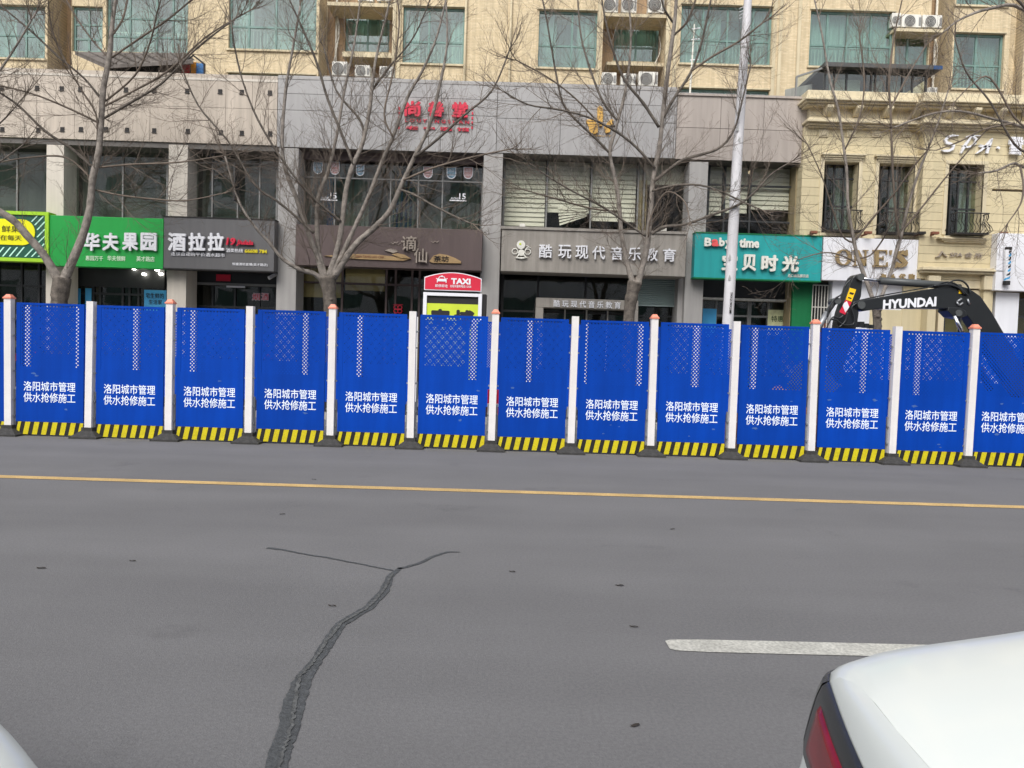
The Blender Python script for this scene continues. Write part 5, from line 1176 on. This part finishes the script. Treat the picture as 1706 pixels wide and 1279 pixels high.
# bucket and machine house: mostly hidden or right of the frame
bk = [(1392, 640), (1380, 636), (1352, 600), (1340, 606), (1322, 640), (1318, 672), (1330, 695), (1360, 700), (1352, 682), (1362, 662)]
MB().prism(ep(bk), YE-.35, YE+.35).build('bucket', 'exc_grey', ex, bevel=.02)
X0 = xof(1715, 650, YE)
MB().box(X0-.1, YE-.3, .75, X0+.5, YE+.3, 1.25).build('boom_foot', 'exc_black', ex, bevel=.03)
MB().box(X0+.35, YE-.95, .72, X0+2.9, YE+.95, 1.0).box(X0+1.5, YE-.9, 1.001, X0+2.9, YE+.9, 1.75).build('machine_house', 'exc_orange', ex, bevel=.04)
MB().box(X0+.45, YE+.25, 1.001, X0+1.45, YE+.95, 2.5).build('cab', 'exc_black', ex, bevel=.04); MB().box(X0+.52, YE+.22, 1.35, X0+1.38, YE+.245, 2.35).box(X0+.42, YE+.32, 1.3, X0+.445, YE+.88, 2.35).build('cab_window', 'car_glass', ex)
for s_ in (-.9, .6):
    Y0 = YE + s_; l = [(X0-.1 + .3*math.cos(a), .33 + .32*math.sin(a)) for a in [math.pi/2 + math.pi*k/10 for k in range(11)]] + [(X0+2.7 + .3*math.cos(a), .33 + .32*math.sin(a)) for a in [-math.pi/2 + math.pi*k/10 for k in range(11)]]
    MB().prism(l, Y0, Y0+.35).build('track', 'rubber', ex)
MB().box(X0+.2, YE-.5, .35, X0+2.4, YE+.55, .72).build('undercarriage', 'exc_black', ex)
# ================================================================== bare plane trees
def smooth(pts, ws, sub=4):
    o, r = [], []
    for i in range(len(pts)-1):
        p0, p1, p2, p3 = pts[max(i-1, 0)], pts[i], pts[i+1], pts[min(i+2, len(pts)-1)]
        for k in range(sub):
            t = k/sub; o.append(.5*((2*p1) + (-p0+p2)*t + (2*p0-5*p1+4*p2-p3)*t*t + (-p0+3*p1-3*p2+p3)*t**3)); r.append(ws[i] + (ws[i+1]-ws[i])*t)
    o.append(pts[-1]); r.append(ws[-1]); return o, r
def grow(mb, start, d, L, r, lvl, rnd, up=.25):
    n = (8, 5, 3)[lvl]; p = start.copy(); pts = [p.copy()]; d = d.normalized()
    wob = (.085, .11, .16)[lvl]
    for k in range(n):
        d = (d + Vector((rnd.gauss(0, wob), rnd.gauss(0, wob), rnd.gauss(0, wob) + up*(.20, .34, .4)[lvl]))).normalized(); p = p + d*(L/n); pts.append(p.copy())
    rad = [max(.0019, r*(1 - .75*k/n)) for k in range(n+1)]
    mb.tube(pts, rad, 5 if lvl == 0 else 3, cap=False)
    if lvl < 2:
        m = int(L / (.13, .15)[lvl]) + 1
        for k in range(m):
            t = (k + rnd.uniform(.3, 1)) / m; i = min(int(t*n), n-1); q = pts[i].lerp(pts[i+1], t*n-i); dd = pts[i+1]-pts[i]
            s = side(dd, rnd, rnd.uniform(.4, .8)); grow(mb, q, s, L*rnd.uniform(.22, .6)*(1.15-t*.5), rad[i]*.62, lvl+1, rnd, up)
def side(d, rnd, ang):
    d = d.normalized(); o = d.orthogonal().normalized(); o = Matrix.Rotation(rnd.uniform(0, 2*math.pi), 3, d) @ o; o.y *= .6
    return (d*math.cos(ang) + o.normalized()*math.sin(ang)).normalized()
def tree(name, label, Y, trunk, limbs, seed, dens=1.0, group='bare street trees along the pavement', tw=.62):
    rnd = random.Random(seed); u = Y/FPX
    b = P(trunk[0][0], trunk[0][1], Y); t_ = thing(name, label, 'tree', (b.x, Y, GZ), group)
    tp = [P(x, y, Y) for x, y, w_ in trunk]; tr = [w_*u/2 for x, y, w_ in trunk]
    tp = [Vector((tp[0].x - .02, Y, GZ)), Vector((tp[0].x, Y, .4))] + tp; tr = [tr[0]*1.25, tr[0]*1.05] + tr
    tp, tr = smooth(tp, tr, 5); tr = [r*rnd.uniform(.95, 1.06) for r in tr]
    MB().tube(tp, tr, 14).build('trunk', 'bark', t_, smooth=True)
    crown = MB(); f0 = tp[-1]
    for kk in range(5):     # scars and burls round the fork
        a_ = rnd.uniform(0, 6.28); c_ = tp[-1 - kk*2] + Vector((math.cos(a_)*tr[-1-kk*2]*.8, -abs(math.sin(a_))*tr[-1-kk*2]*.8, rnd.uniform(-.04, .04))); s_ = rnd.uniform(.03, .055)
        MB().tube([c_ - Vector((0, 0, s_*1.2)), c_ - Vector((0, 0, s_*.6)), c_, c_ + Vector((0, 0, s_*.6)), c_ + Vector((0, 0, s_*1.2))], [s_*.3, s_*.85, s_, s_*.8, s_*.2], 8).build('burl', 'bark', t_, smooth=True)
    for li, lim in enumerate(limbs):
        dep = lim[0]; pts = lim[1]; n = len(pts); w0 = pts[0][2]; P3 = []; dp0 = lim[2] if len(lim) > 2 else 0
        for i, q in enumerate(pts):
            y_ = Y + dp0 + (dep-dp0)*(i/(n-1))**1.2; P3.append(P(q[0], q[1], y_))
        W = [q[2]*u/2*.84 for q in pts]; sp_, sr_ = smooth(P3, W, 4)
        L = sum((sp_[i+1]-sp_[i]).length for i in range(len(sp_)-1))
        sr_ = [r*rnd.uniform(.93, 1.07) for r in sr_]
        MB().tube(sp_, sr_, 9 if w0 > 5 else 6).build('branch', 'bark_pale' if w0 > 7 else ('bark' if w0 > 4 else 'twig'), t_, smooth=True)
        m = int(L / .17 * dens)
        for k in range(m):
            t = (k + rnd.random())/m; f = t*(len(sp_)-1); i = min(int(f), len(sp_)-2); r = sr_[i]
            if r > .075 and rnd.random() < .6: continue
            q = sp_[i].lerp(sp_[i+1], f-i); dd = sp_[i+1]-sp_[i]; thin = r < .05
            Lb = rnd.uniform(.5, 1.7) if rnd.random() < .65 else rnd.uniform(.1, .3)
            grow(crown, q, side(dd, rnd, rnd.uniform(.5, 1.0)), Lb, min(r*.5, .0085), 0 if Lb > .5 else 1, rnd)
        q = sp_[-1]; dd = sp_[-1]-sp_[-3]
        for k in range(3): grow(crown, q, side(dd, rnd, rnd.uniform(.1, .5)), rnd.uniform(.5, 1.1), sr_[-1]*.8, 0, rnd)
    crown.build('crown', 'twig', t_, kind='stuff')
    return t_
tree('bare_tree', 'bare tree with a low forked trunk in front of the green fruit shop sign', 18.3,
  [(98, 545, 25), (99, 500, 26), (104, 462, 28)],
  [(-.6, [(100, 470, 20), (86, 445, 17), (70, 420, 15), (45, 392, 14), (20, 365, 14), (-30, 335, 12), (-90, 290, 8)]),
   (.3, [(106, 468, 21), (120, 436, 17), (138, 392, 15), (150, 345, 14), (154, 300, 13), (164, 255, 12), (168, 215, 11), (172, 150, 11), (182, 95, 10), (187, 40, 8), (193, 0, 6), (205, -70, 4)]),
   (-.9, [(168, 200, 5), (215, 172, 5), (270, 138, 4), (330, 78, 3.5), (400, 25, 2.5)], .2), (-.7, [(156, 280, 6), (120, 248, 6), (75, 218, 5), (30, 175, 4), (-10, 148, 3.5), (-50, 118, 3)], .1),
   (-.5, [(171, 168, 5), (140, 130, 4.5), (98, 95, 4.5), (50, 50, 4), (0, 8, 3.5), (-40, -30, 3)], .2), (-1.0, [(176, 168, 4), (225, 125, 4), (250, 70, 3.5), (262, 20, 3), (280, -40, 2)], .2),
   (.6, [(183, 98, 4), (155, 68, 3.5), (128, 30, 3), (100, -20, 3)], .2), (-.6, [(187, 95, 4), (235, 62, 4), (280, 32, 3.5), (330, -10, 3)], .2),
   (-.8, [(155, 280, 4), (215, 274, 4), (300, 270, 3), (380, 258, 2.5)], .2), (-.8, [(165, 205, 4), (125, 185, 4), (60, 158, 3), (0, 142, 3)], .2),
   (-.7, [(158, 316, 4), (200, 325, 3.5), (252, 331, 3.5), (310, 334, 2.5), (370, 322, 2)], .2), (-.4, [(171, 178, 4), (210, 158, 4), (280, 118, 4), (345, 60, 3), (420, 15, 2.5)], .2),
   (.5, [(184, 62, 4), (205, 30, 4), (215, -20, 3)], .2), (.7, [(150, 295, 4), (110, 262, 4), (50, 262, 3), (0, 270, 2.5)], .2), (-.7, [(162, 235, 4), (160, 190, 4), (130, 140, 3), (90, 60, 3), (80, 0, 2)], .2)], 11)
tree('bare_tree', 'bare tree spreading many pale limbs from a short dark trunk before the tea house', 18.2,
  [(550, 545, 21), (550, 510, 21), (548, 482, 23), (545, 462, 30)],
  [(-.9, [(543, 470, 13), (522, 455, 10), (500, 449, 9), (470, 430, 7), (447, 402, 6), (425, 378, 5), (398, 335, 4), (375, 260, 3)]),
   (-.6, [(540, 466, 14), (531, 435, 10), (520, 405, 9.5), (505, 365, 8.5), (492, 325, 8), (478, 290, 7.5), (470, 240, 7), (476, 150, 6), (488, 80, 4.5), (500, 10, 3)]),
   (.4, [(543, 464, 14), (531, 420, 9.5), (528, 370, 9), (531, 325, 8), (545, 290, 7), (560, 230, 6), (574, 150, 5), (590, 75, 4), (600, 0, 3)]),
   (-.2, [(548, 464, 16), (562, 415, 11), (570, 370, 10), (576, 320, 9.5), (583, 290, 10), (590, 270, 9), (604, 238, 8), (616, 180, 7), (624, 110, 6), (640, 40, 4), (655, -20, 3)]),
   (-.7, [(589, 275, 6), (570, 225, 5.5), (546, 165, 5), (528, 105, 4.5), (505, 50, 4), (478, -10, 3)], -.1),
   (-.8, [(553, 462, 14), (588, 385, 8.5), (615, 325, 8), (638, 265, 7), (655, 228, 6.5), (680, 160, 5.5), (705, 115, 5), (728, 60, 4), (745, -10, 3)]),
   (-1.1, [(556, 462, 16), (590, 410, 12), (625, 378, 11), (650, 350, 10.5), (668, 310, 9), (690, 262, 8), (714, 213, 6.5), (732, 145, 5.5), (745, 70, 4), (742, -10, 3)]),
   (-1.2, [(690, 262, 5), (725, 235, 5), (775, 190, 4), (820, 150, 3.5), (850, 80, 2.5)], -.6), (-1.2, [(523, 388, 5.5), (490, 358, 5), (462, 335, 4.5), (425, 308, 4), (380, 235, 3), (330, 175, 3), (300, 105, 2.5)], -.4),
   (-1.3, [(672, 300, 4), (720, 280, 4), (785, 262, 3.5), (850, 248, 2.5)], -.6), (-1.2, [(668, 316, 4.5), (690, 324, 4), (725, 344, 4), (770, 366, 3.5), (788, 373, 2.5)], -.6),
   (-1.2, [(567, 368, 5.5), (545, 350, 5), (518, 325, 4.5), (480, 280, 4), (430, 200, 4), (400, 120, 3), (385, 40, 2.5)], -.1), (.8, [(606, 232, 5), (600, 200, 4.5), (560, 150, 4), (540, 80, 3)], 0),
   (-.6, [(620, 150, 5), (650, 110, 4), (690, 60, 3), (720, -10, 3)], 0), (-.9, [(655, 228, 4), (640, 190, 4), (655, 120, 3.5), (665, 40, 3), (660, -20, 2.5)], -.6)], 23)
tree('bare_tree', 'bare tree with a V shaped fork in front of the grey music school sign', 18.2,
  [(1047, 545, 18), (1050, 508, 19), (1054, 486, 21), (1058, 470, 24)],
  [(.2, [(1056, 476, 14), (1048, 450, 10), (1042, 425, 9.5), (1035, 388, 9), (1031, 335, 8.5), (1025, 300, 7.5), (1017, 262, 7), (1017, 245, 7.5), (1028, 205, 6.5), (1040, 160, 6), (1048, 110, 5), (1051, 50, 4), (1045, -20, 3)]),
   (-.5, [(1062, 474, 16), (1070, 445, 12), (1077, 415, 12), (1081, 380, 11), (1085, 340, 10), (1088, 300, 9), (1098, 250, 9), (1103, 205, 8.5), (1110, 140, 8.5), (1118, 80, 8), (1125, 25, 7), (1130, -60, 5)]),
   (-1.2, [(1086, 390, 6), (1105, 378, 6), (1140, 374, 5.5), (1180, 360, 5), (1228, 342, 4.5), (1255, 322, 3.5), (1285, 290, 3), (1320, 268, 2)], -.3), (-1.1, [(1076, 393, 4.5), (1045, 372, 4.5), (1005, 345, 4), (950, 316, 3.5), (900, 285, 2.5), (870, 262, 2)], -.3),
   (-.9, [(1028, 352, 4), (985, 347, 3.5), (930, 332, 3), (870, 315, 2)], .1), (-.7, [(1016, 255, 5), (990, 228, 5), (960, 200, 4.5), (938, 172, 4), (924, 110, 3.5), (912, 40, 3), (900, -20, 2.5)], .1),
   (.8, [(1028, 200, 4.5), (1005, 170, 4.5), (985, 120, 4.5), (968, 60, 3.5), (962, -10, 3)], .1), (-.9, [(1098, 212, 6), (1072, 172, 6), (1040, 132, 5), (1022, 85, 4), (1008, 30, 3.5), (1000, -20, 3)], -.3),
   (-1.0, [(1104, 198, 6), (1122, 165, 5.5), (1150, 122, 5), (1166, 80, 4.5), (1178, 30, 4), (1190, -30, 3)], -.3), (-1.3, [(1152, 118, 4), (1185, 95, 4), (1232, 68, 3.5), (1270, 38, 3)], -.7),
   (-1.0, [(1090, 302, 6), (1115, 282, 6), (1140, 265, 5.5), (1195, 248, 5), (1222, 218, 4), (1236, 170, 3.5), (1250, 110, 2.5)], -.3), (-1.3, [(1086, 318, 4.5), (1130, 308, 4), (1180, 311, 3.5), (1240, 337, 3), (1270, 350, 2)], -.3),
   (-1.2, [(1091, 280, 5), (1060, 245, 5), (1025, 218, 4.5), (980, 195, 4), (930, 182, 3.5), (880, 174, 3), (835, 150, 2)], -.3), (-.8, [(1122, 38, 5), (1105, 10, 4), (1095, -40, 3)], -.3),
   (-.9, [(1024, 210, 4), (1000, 205, 3.5), (960, 165, 3.5), (915, 130, 3), (860, 100, 2.5)], .1), (-1.2, [(1080, 395, 3), (1085, 360, 3), (1110, 320, 3), (1140, 335, 2.5), (1150, 370, 2)], -.3), (-.7, [(1120, 60, 4), (1145, 35, 4), (1165, -20, 3)], -.3)], 37)
tree('bare_tree', 'slender bare tree behind the excavator arm in front of the white sign', 17.9,
  [(1461, 560, 13), (1461, 530, 13), (1460, 508, 15)],
  [(.2, [(1458, 510, 9), (1447, 478, 8), (1436, 448, 8), (1428, 425, 7.5), (1421, 392, 6.5), (1413, 345, 6), (1411, 290, 5.5), (1405, 240, 5), (1396, 180, 4.5), (1382, 130, 4), (1370, 60, 3.5), (1355, -10, 2.5)]),
   (-.3, [(1463, 510, 8.5), (1476, 475, 7), (1487, 445, 7), (1494, 415, 7), (1501, 392, 6.5), (1511, 350, 5.5), (1526, 300, 5), (1545, 250, 4), (1560, 212, 3), (1580, 150, 2.5)]),
   (-.8, [(1499, 398, 4), (1492, 350, 4.5), (1487, 280, 4.5), (1484, 190, 4), (1481, 130, 4), (1490, 60, 3), (1505, -10, 2)], -.2), (-.9, [(1424, 436, 3), (1398, 424, 3), (1370, 421, 2.5), (1330, 432, 1.5)], .1),
   (-.7, [(1423, 405, 3.5), (1403, 392, 3.5), (1386, 345, 3.5), (1368, 290, 2.5), (1345, 240, 2)], .1), (-.9, [(1425, 400, 4), (1455, 362, 4), (1490, 322, 3.5), (1520, 280, 3), (1545, 250, 2)], .1),
   (.6, [(1407, 250, 3.5), (1430, 200, 3), (1440, 140, 3), (1432, 60, 2.5)], .1), (-.6, [(1503, 385, 4), (1540, 340, 3.5), (1580, 290, 3), (1640, 220, 2.5)], -.1), (.5, [(1484, 180, 3), (1510, 130, 3), (1540, 80, 2.5)], -.5),
   (-.6, [(1428, 430, 3.5), (1450, 425, 3), (1470, 400, 3), (1480, 380, 2)], .1)], 41, dens=.5)
tree('bare_tree', 'bare tree standing right of the photo whose branches reach in at the right edge', 17.6,
  [(1862, 545, 22), (1858, 480, 22), (1856, 420, 24)],
  [(-.9, [(1856, 430, 14), (1820, 340, 11), (1770, 290, 9), (1706, 278, 6), (1688, 272, 4.5), (1660, 284, 4), (1630, 288, 2.5)]), (-.9, [(1856, 430, 14), (1815, 290, 11), (1760, 235, 8), (1706, 212, 6), (1655, 198, 5), (1600, 185, 4), (1550, 190, 3.5), (1490, 212, 2.5)]),
   (-.5, [(1858, 430, 16), (1850, 260, 13), (1800, 110, 10), (1706, 16, 7), (1650, 14, 5.5), (1600, 32, 4), (1570, 55, 2.5)]), (.3, [(1860, 430, 16), (1880, 250, 12), (1900, 100, 9), (1890, -60, 6)]),
   (-1.1, [(1760, 235, 6), (1725, 255, 5), (1690, 240, 4), (1650, 170, 3.5), (1610, 120, 3), (1590, 60, 2)], -.5), (-.7, [(1720, 30, 5), (1690, -5, 5), (1640, -30, 3)], -.4),
   (-1.0, [(1700, 278, 4), (1705, 310, 3.5), (1700, 340, 3), (1680, 370, 2)], -.8), (-1.0, [(1720, 220, 4), (1690, 195, 4), (1650, 130, 3.5), (1620, 140, 2.5), (1590, 170, 2)], -.7), (-.9, [(1690, 205, 4), (1640, 215, 3), (1600, 235, 3), (1560, 250, 2)], -.7)], 53, dens=.5)
# left of the photo: limb tips of a neighbour tree
tree('bare_tree', 'bare tree standing left of the photo with twigs reaching in at the left edge', 17.9,
  [(-190, 545, 22), (-190, 480, 22), (-188, 430, 26)],
  [(-.4, [(-188, 440, 15), (-150, 330, 12), (-100, 250, 9), (-40, 170, 6), (15, 95, 4), (60, 20, 2.5)]), (.3, [(-190, 440, 16), (-200, 280, 12), (-210, 120, 9), (-200, -40, 6)]), (-.6, [(-150, 330, 7), (-80, 305, 5), (-10, 275, 3.5), (40, 240, 2.5)], -.2), (-.5, [(-110, 262, 5), (-50, 235, 4), (0, 205, 3), (40, 160, 2)], -.2)], 61)
# ================================================================== cars (white saloons either side of the photographer)
def spline(tab, s):
    if .06 < s < 4.4: return sum(spline0(tab, s + d) for d in (-.06, -.03, 0, .03, .06)) / 5
    return spline0(tab, s)
def spline0(tab, s):
    if s <= tab[0][0]: return tab[0][1]
    for (a, u), (b, v) in zip(tab, tab[1:]):
        if s <= b:
            t = (s-a)/(b-a); t = t*t*(3-2*t) if len(tab) < 3 else t; return u + (v-u)*t
    return tab[-1][1]
# lower body section: height profile of the shoulder line, half width of the deck, plan taper at both ends
HT = [(0, .99), (.12, 1.012), (.5, 1.062), (.9, 1.12), (1.2, 1.135), (3.0, 1.0), (3.5, .97), (4.2, .86), (4.6, .74), (4.75, .68)]
WT = [(0, .76), (.02, .80), (.05, .825), (.10, .845), (.2, .857), (.4, .868), (.8, .90), (1.5, .91), (3.3, .90), (4.1, .86), (4.45, .76), (4.62, .62), (4.72, .45), (4.75, .38)]
SEC = [(0, 0, 0), (.35, .006, 0), (.62, .018, 0), (.78, .034, 0), (.88, .055, 0), (.935, .085, .02), (.965, .13, .05), (.99, .20, .08), (1.01, .30, .12), (1.025, .42, .25), (1.02, .55, .30), (1.0, .68, .28), (.97, .80, .14), (.93, .86, .08)]
def body_pt(s, v, off=0):
    """s: metres from the tail; v: section parameter 0..len-1 (float); returns local (x,y,z) for the +y side"""
    h = spline(HT, s); w_ = spline(WT, s); i = min(int(v), len(SEC)-2); t = v - i; a, b = SEC[i], SEC[i+1]
    yy_, dz, out = (a[0]+(b[0]-a[0])*t, a[1]+(b[1]-a[1])*t, a[2]+(b[2]-a[2])*t)
    # the ends bulge outwards towards bumper height
    e = max(0, 1 - s/.35); e2 = max(0, 1 - (4.75-s)/.35)
    wide = w_ + (min(.915, w_+.055) - w_) * min(1, max(0, dz-.05)/.25) * (1 if s < .5 or s > 4.2 else .2)
    x = s - out*.14*e + out*.5*e2 + .11*min(1, yy_)**2*max(0, 1-s/.6) - .03*(1-math.exp(-max(0, v-3)))*e
    return Vector((x, yy_*wide, h - dz))
SS = [0, .02, .045, .08, .12, .17, .23, .3, .4, .5, .65, .8, 1.0, 1.3, 1.7, 2.1, 2.5, 2.9, 3.3, 3.6, 3.9, 4.15, 4.3, 4.42, 4.52, 4.6, 4.66, 4.7, 4.73, 4.75]
def rear_pt(t, v, off=0):
    p = body_pt(0, v); yy_ = spline0([(i, q[0]) for i, q in enumerate(SEC)], v); c = .11*min(1, yy_)**2
    dzf = [(q[0], q[1]) for q in SEC[:5]]; dz = (.034 - spline0(dzf, abs(t)*.78))*max(0, 1 - (v-3)/2.5)
    return Vector((p.x - c*(1 - t*t) - off, p.y*t, p.z + dz))
def make_car(name, label, ox, oy, front):
    t_ = thing(name, label, 'car', (ox, oy, 0)); NV = (len(SEC)-1)*2 + 1; mb = MB(); rings = []
    for s in SS:
        half = [body_pt(s, k/2) for k in range(NV)]; ring = [Vector((p.x, -p.y, p.z)) for p in half[::-1]] + half[1:]; rings.append(ring)
    n = len(rings[0])
    for r_ in rings: mb.v += [tuple(p) for p in r_]
    for i in range(len(rings)-1):
        for k in range(n-1): a = i*n+k; mb.f.append((a, a+1, a+n+1, a+n)); mb.mi.append(0)
    for i, fl in ((0, False), (len(rings)-1, True)):     # closing faces of tail and nose
        o = len(mb.v); r_ = rings[i]
        if not fl: continue
        for k in range(n//2):
            a, b, c, d = i*n+k, i*n+k+1, i*n+n-2-k, i*n+n-1-k
            if b >= c: mb.f.append((a, b, d) if not fl else (d, b, a)); mb.mi.append(0); break
            mb.f.append((a, d, c, b) if fl is False else (a, b, c, d)); mb.mi.append(0)
    mb.f.append(tuple(i*n for i in range(len(rings)))); mb.mi.append(0)
    rows = [3 + .5*q for q in range(21)]; ts = [-1 + 2*q/24 for q in range(25)]; o = len(mb.v)
    for v in rows:
        for t in ts: mb.v.append(tuple(rear_pt(t, v)))
    for a in range(len(rows)-1):
        for q in range(24): c = o + a*25 + q; mb.f.append((c, c+25, c+26, c+1)); mb.mi.append(0)
    mb.build('body', 'car_white', t_, smooth=True, world=False)
    # greenhouse
    cab = MB(); CT = [(.49, 1.07, .60), (.95, 1.20, .62), (1.4, 1.34, .62), (2.0, 1.44, .60), (2.6, 1.46, .60), (3.0, 1.38, .60), (3.3, 1.22, .64), (3.7, 1.02, .70)]
    for s, h, w_ in CT:
        bz = spline(HT, s) - .05; cab.v += [(s, -.74, bz), (s, -w_-.02, h-.07), (s, -w_+.12, h-.015), (s, 0, h), (s, w_-.12, h-.015), (s, w_+.02, h-.07), (s, .74, bz)]
    for i in range(len(CT)-1):
        for k in range(6): a = i*7+k; cab.f.append((a, a+1, a+8, a+7)); cab.mi.append(1 if k in (0, 5) or i < 2 or i > 4 else 0)
    cab.build('cabin', ['car_white', 'car_glass'], t_, smooth=True, world=False)
    for s in (1.0, 3.85):
        for sd in (-1, 1):
            wh = MB().tube([(s, sd*.70, .33), (s, sd*.885, .33)], .33, 24).build('wheel', 'tyre', t_, world=False)
            MB().tube([(s, sd*.886, .33), (s, sd*.90, .33)], [.21, .2], 20).build('rim', 'steel', wh, world=False)
            MB().tube([(s, sd*.80, .36), (s, sd*.932, .36)], .39, 24).build('wheel_arch', 'car_black', t_, world=False)
    def shell(nm, m, s0, s1, v0, v1, off, ns=14, nv=8, both=True, taper=0):
        for sd in ((1, -1) if both else (1,)):
            q = MB()
            for i in range(ns+1):
                for k in range(nv+1):
                    s = s0 + (s1-s0)*i/ns; f = i/ns; va = v0 + taper*f*(v1-v0)*.5; vb = v1 - taper*f*(v1-v0)*.3; v = va + (vb-va)*k/nv
                    p = body_pt(s, v); e = .002; d1 = body_pt(min(s+e, 4.75), v) - body_pt(max(s-e, 0), v); d2 = body_pt(s, min(v+.02, 13)) - body_pt(s, v-.02)
                    nr = d1.cross(d2); nr = nr.normalized() if nr.length > 1e-9 else Vector((0, 1, 0))
                    if nr.y < 0: nr = -nr
                    edge = off*(1 if (0 < i or s0 == 0) and i < ns and 0 < k < nv else .2); p = p + nr*edge
                    q.v.append((p.x, p.y*sd, p.z))
            for i in range(ns):
                for k in range(nv):
                    a = i*(nv+1)+k; f = (a, a+nv+1, a+nv+2, a+1); q.f.append(f if sd > 0 else f[::-1]); q.mi.append(0)
            q.build(nm, m, t_, smooth=True, world=False)
    if not front:
        shell('tail_light_housing', 'lens_smoke', 0, .22, 4.9, 7.9, .010, taper=1)
        for sd in (1, -1):
            for nm, m_, t0, t1, v0, v1, of in (('tail_light_housing', 'lens_smoke', .50, 1.0, 4.9, 7.9, .010), ('tail_light', 'lens_red', .55, .95, 5.8, 7.6, .017)):
                q = MB(); nt_, nv_ = 14, 8
                for i in range(nt_+1):
                    for k in range(nv_+1):
                        f = i/nt_; g = k/nv_; vv = v0 + (v1-v0)*g*(1 - .25*(1-f)) + (.5*(1-f) if nm == 'tail_light_housing' else .3*(1-f)); edge = of*(1 if 0 < i < nt_+(t1==1.0) and 0 < k < nv_ else .2)
                        p = rear_pt(t0 + (t1-t0)*f, vv, edge); q.v.append((p.x, p.y*sd, p.z))
                for i in range(nt_):
                    for k in range(nv_): a = i*(nv_+1)+k; f_ = (a, a+1, a+nv_+2, a+nv_+1); q.f.append(f_ if sd < 0 else f_[::-1]); q.mi.append(0)
                q.build(nm, m_, t_, smooth=True, world=False)
    else:
        shell('tail_light', 'lens_red', 0, .30, 6.1, 8.9, .010, taper=1); shell('headlight', 'sticker_blue', 4.25, 4.55, 7.4, 8.6, .008); 
    MB().box(-.14, -.26, .56, -.12, .26, .70).build('number_plate', 'sky_blue_paint', t_, world=False)
    return t_
make_car('parked_car', 'white saloon car at the lower right, boot corner and smoked red tail light in view', .592, .81, False)
make_car('parked_car', 'white car at the lower left of which only the rounded front corner shows', -5.59, .98, True)

# ================================================================== unseen block added behind the camera so the windows have something to reflect
ob = thing('apartment_block', 'unseen plain block added across the street for the windows to reflect', 'building', (0, -24, 0))
MB().box(-70, -36, 0, 70, -24.3, 19).build('block_body', 'white_wall', ob)
hl = [(x, z, x + 2.6, z + 1.7) for x in range(-66, 64, 5) for z in (4.6, 7.8, 11, 14.2)]
mb = MB()
wall_with_holes(mb, -70, 70, 3.6, 19, hl, -24.0, -.25); mb.box(-70, -24.2, 0, 70, -24, 3.2); mb.build('front_wall', 'white_wall', ob)
MB().box(-70, -24.0, 3.2, 70, -23.2, 3.6).build('canopy', 'shade_metal', ob)
for h in hl: MB().box(h[0], -24.2, h[1], h[2], -24.12, h[3]).build('window', 'frame_green', ob)
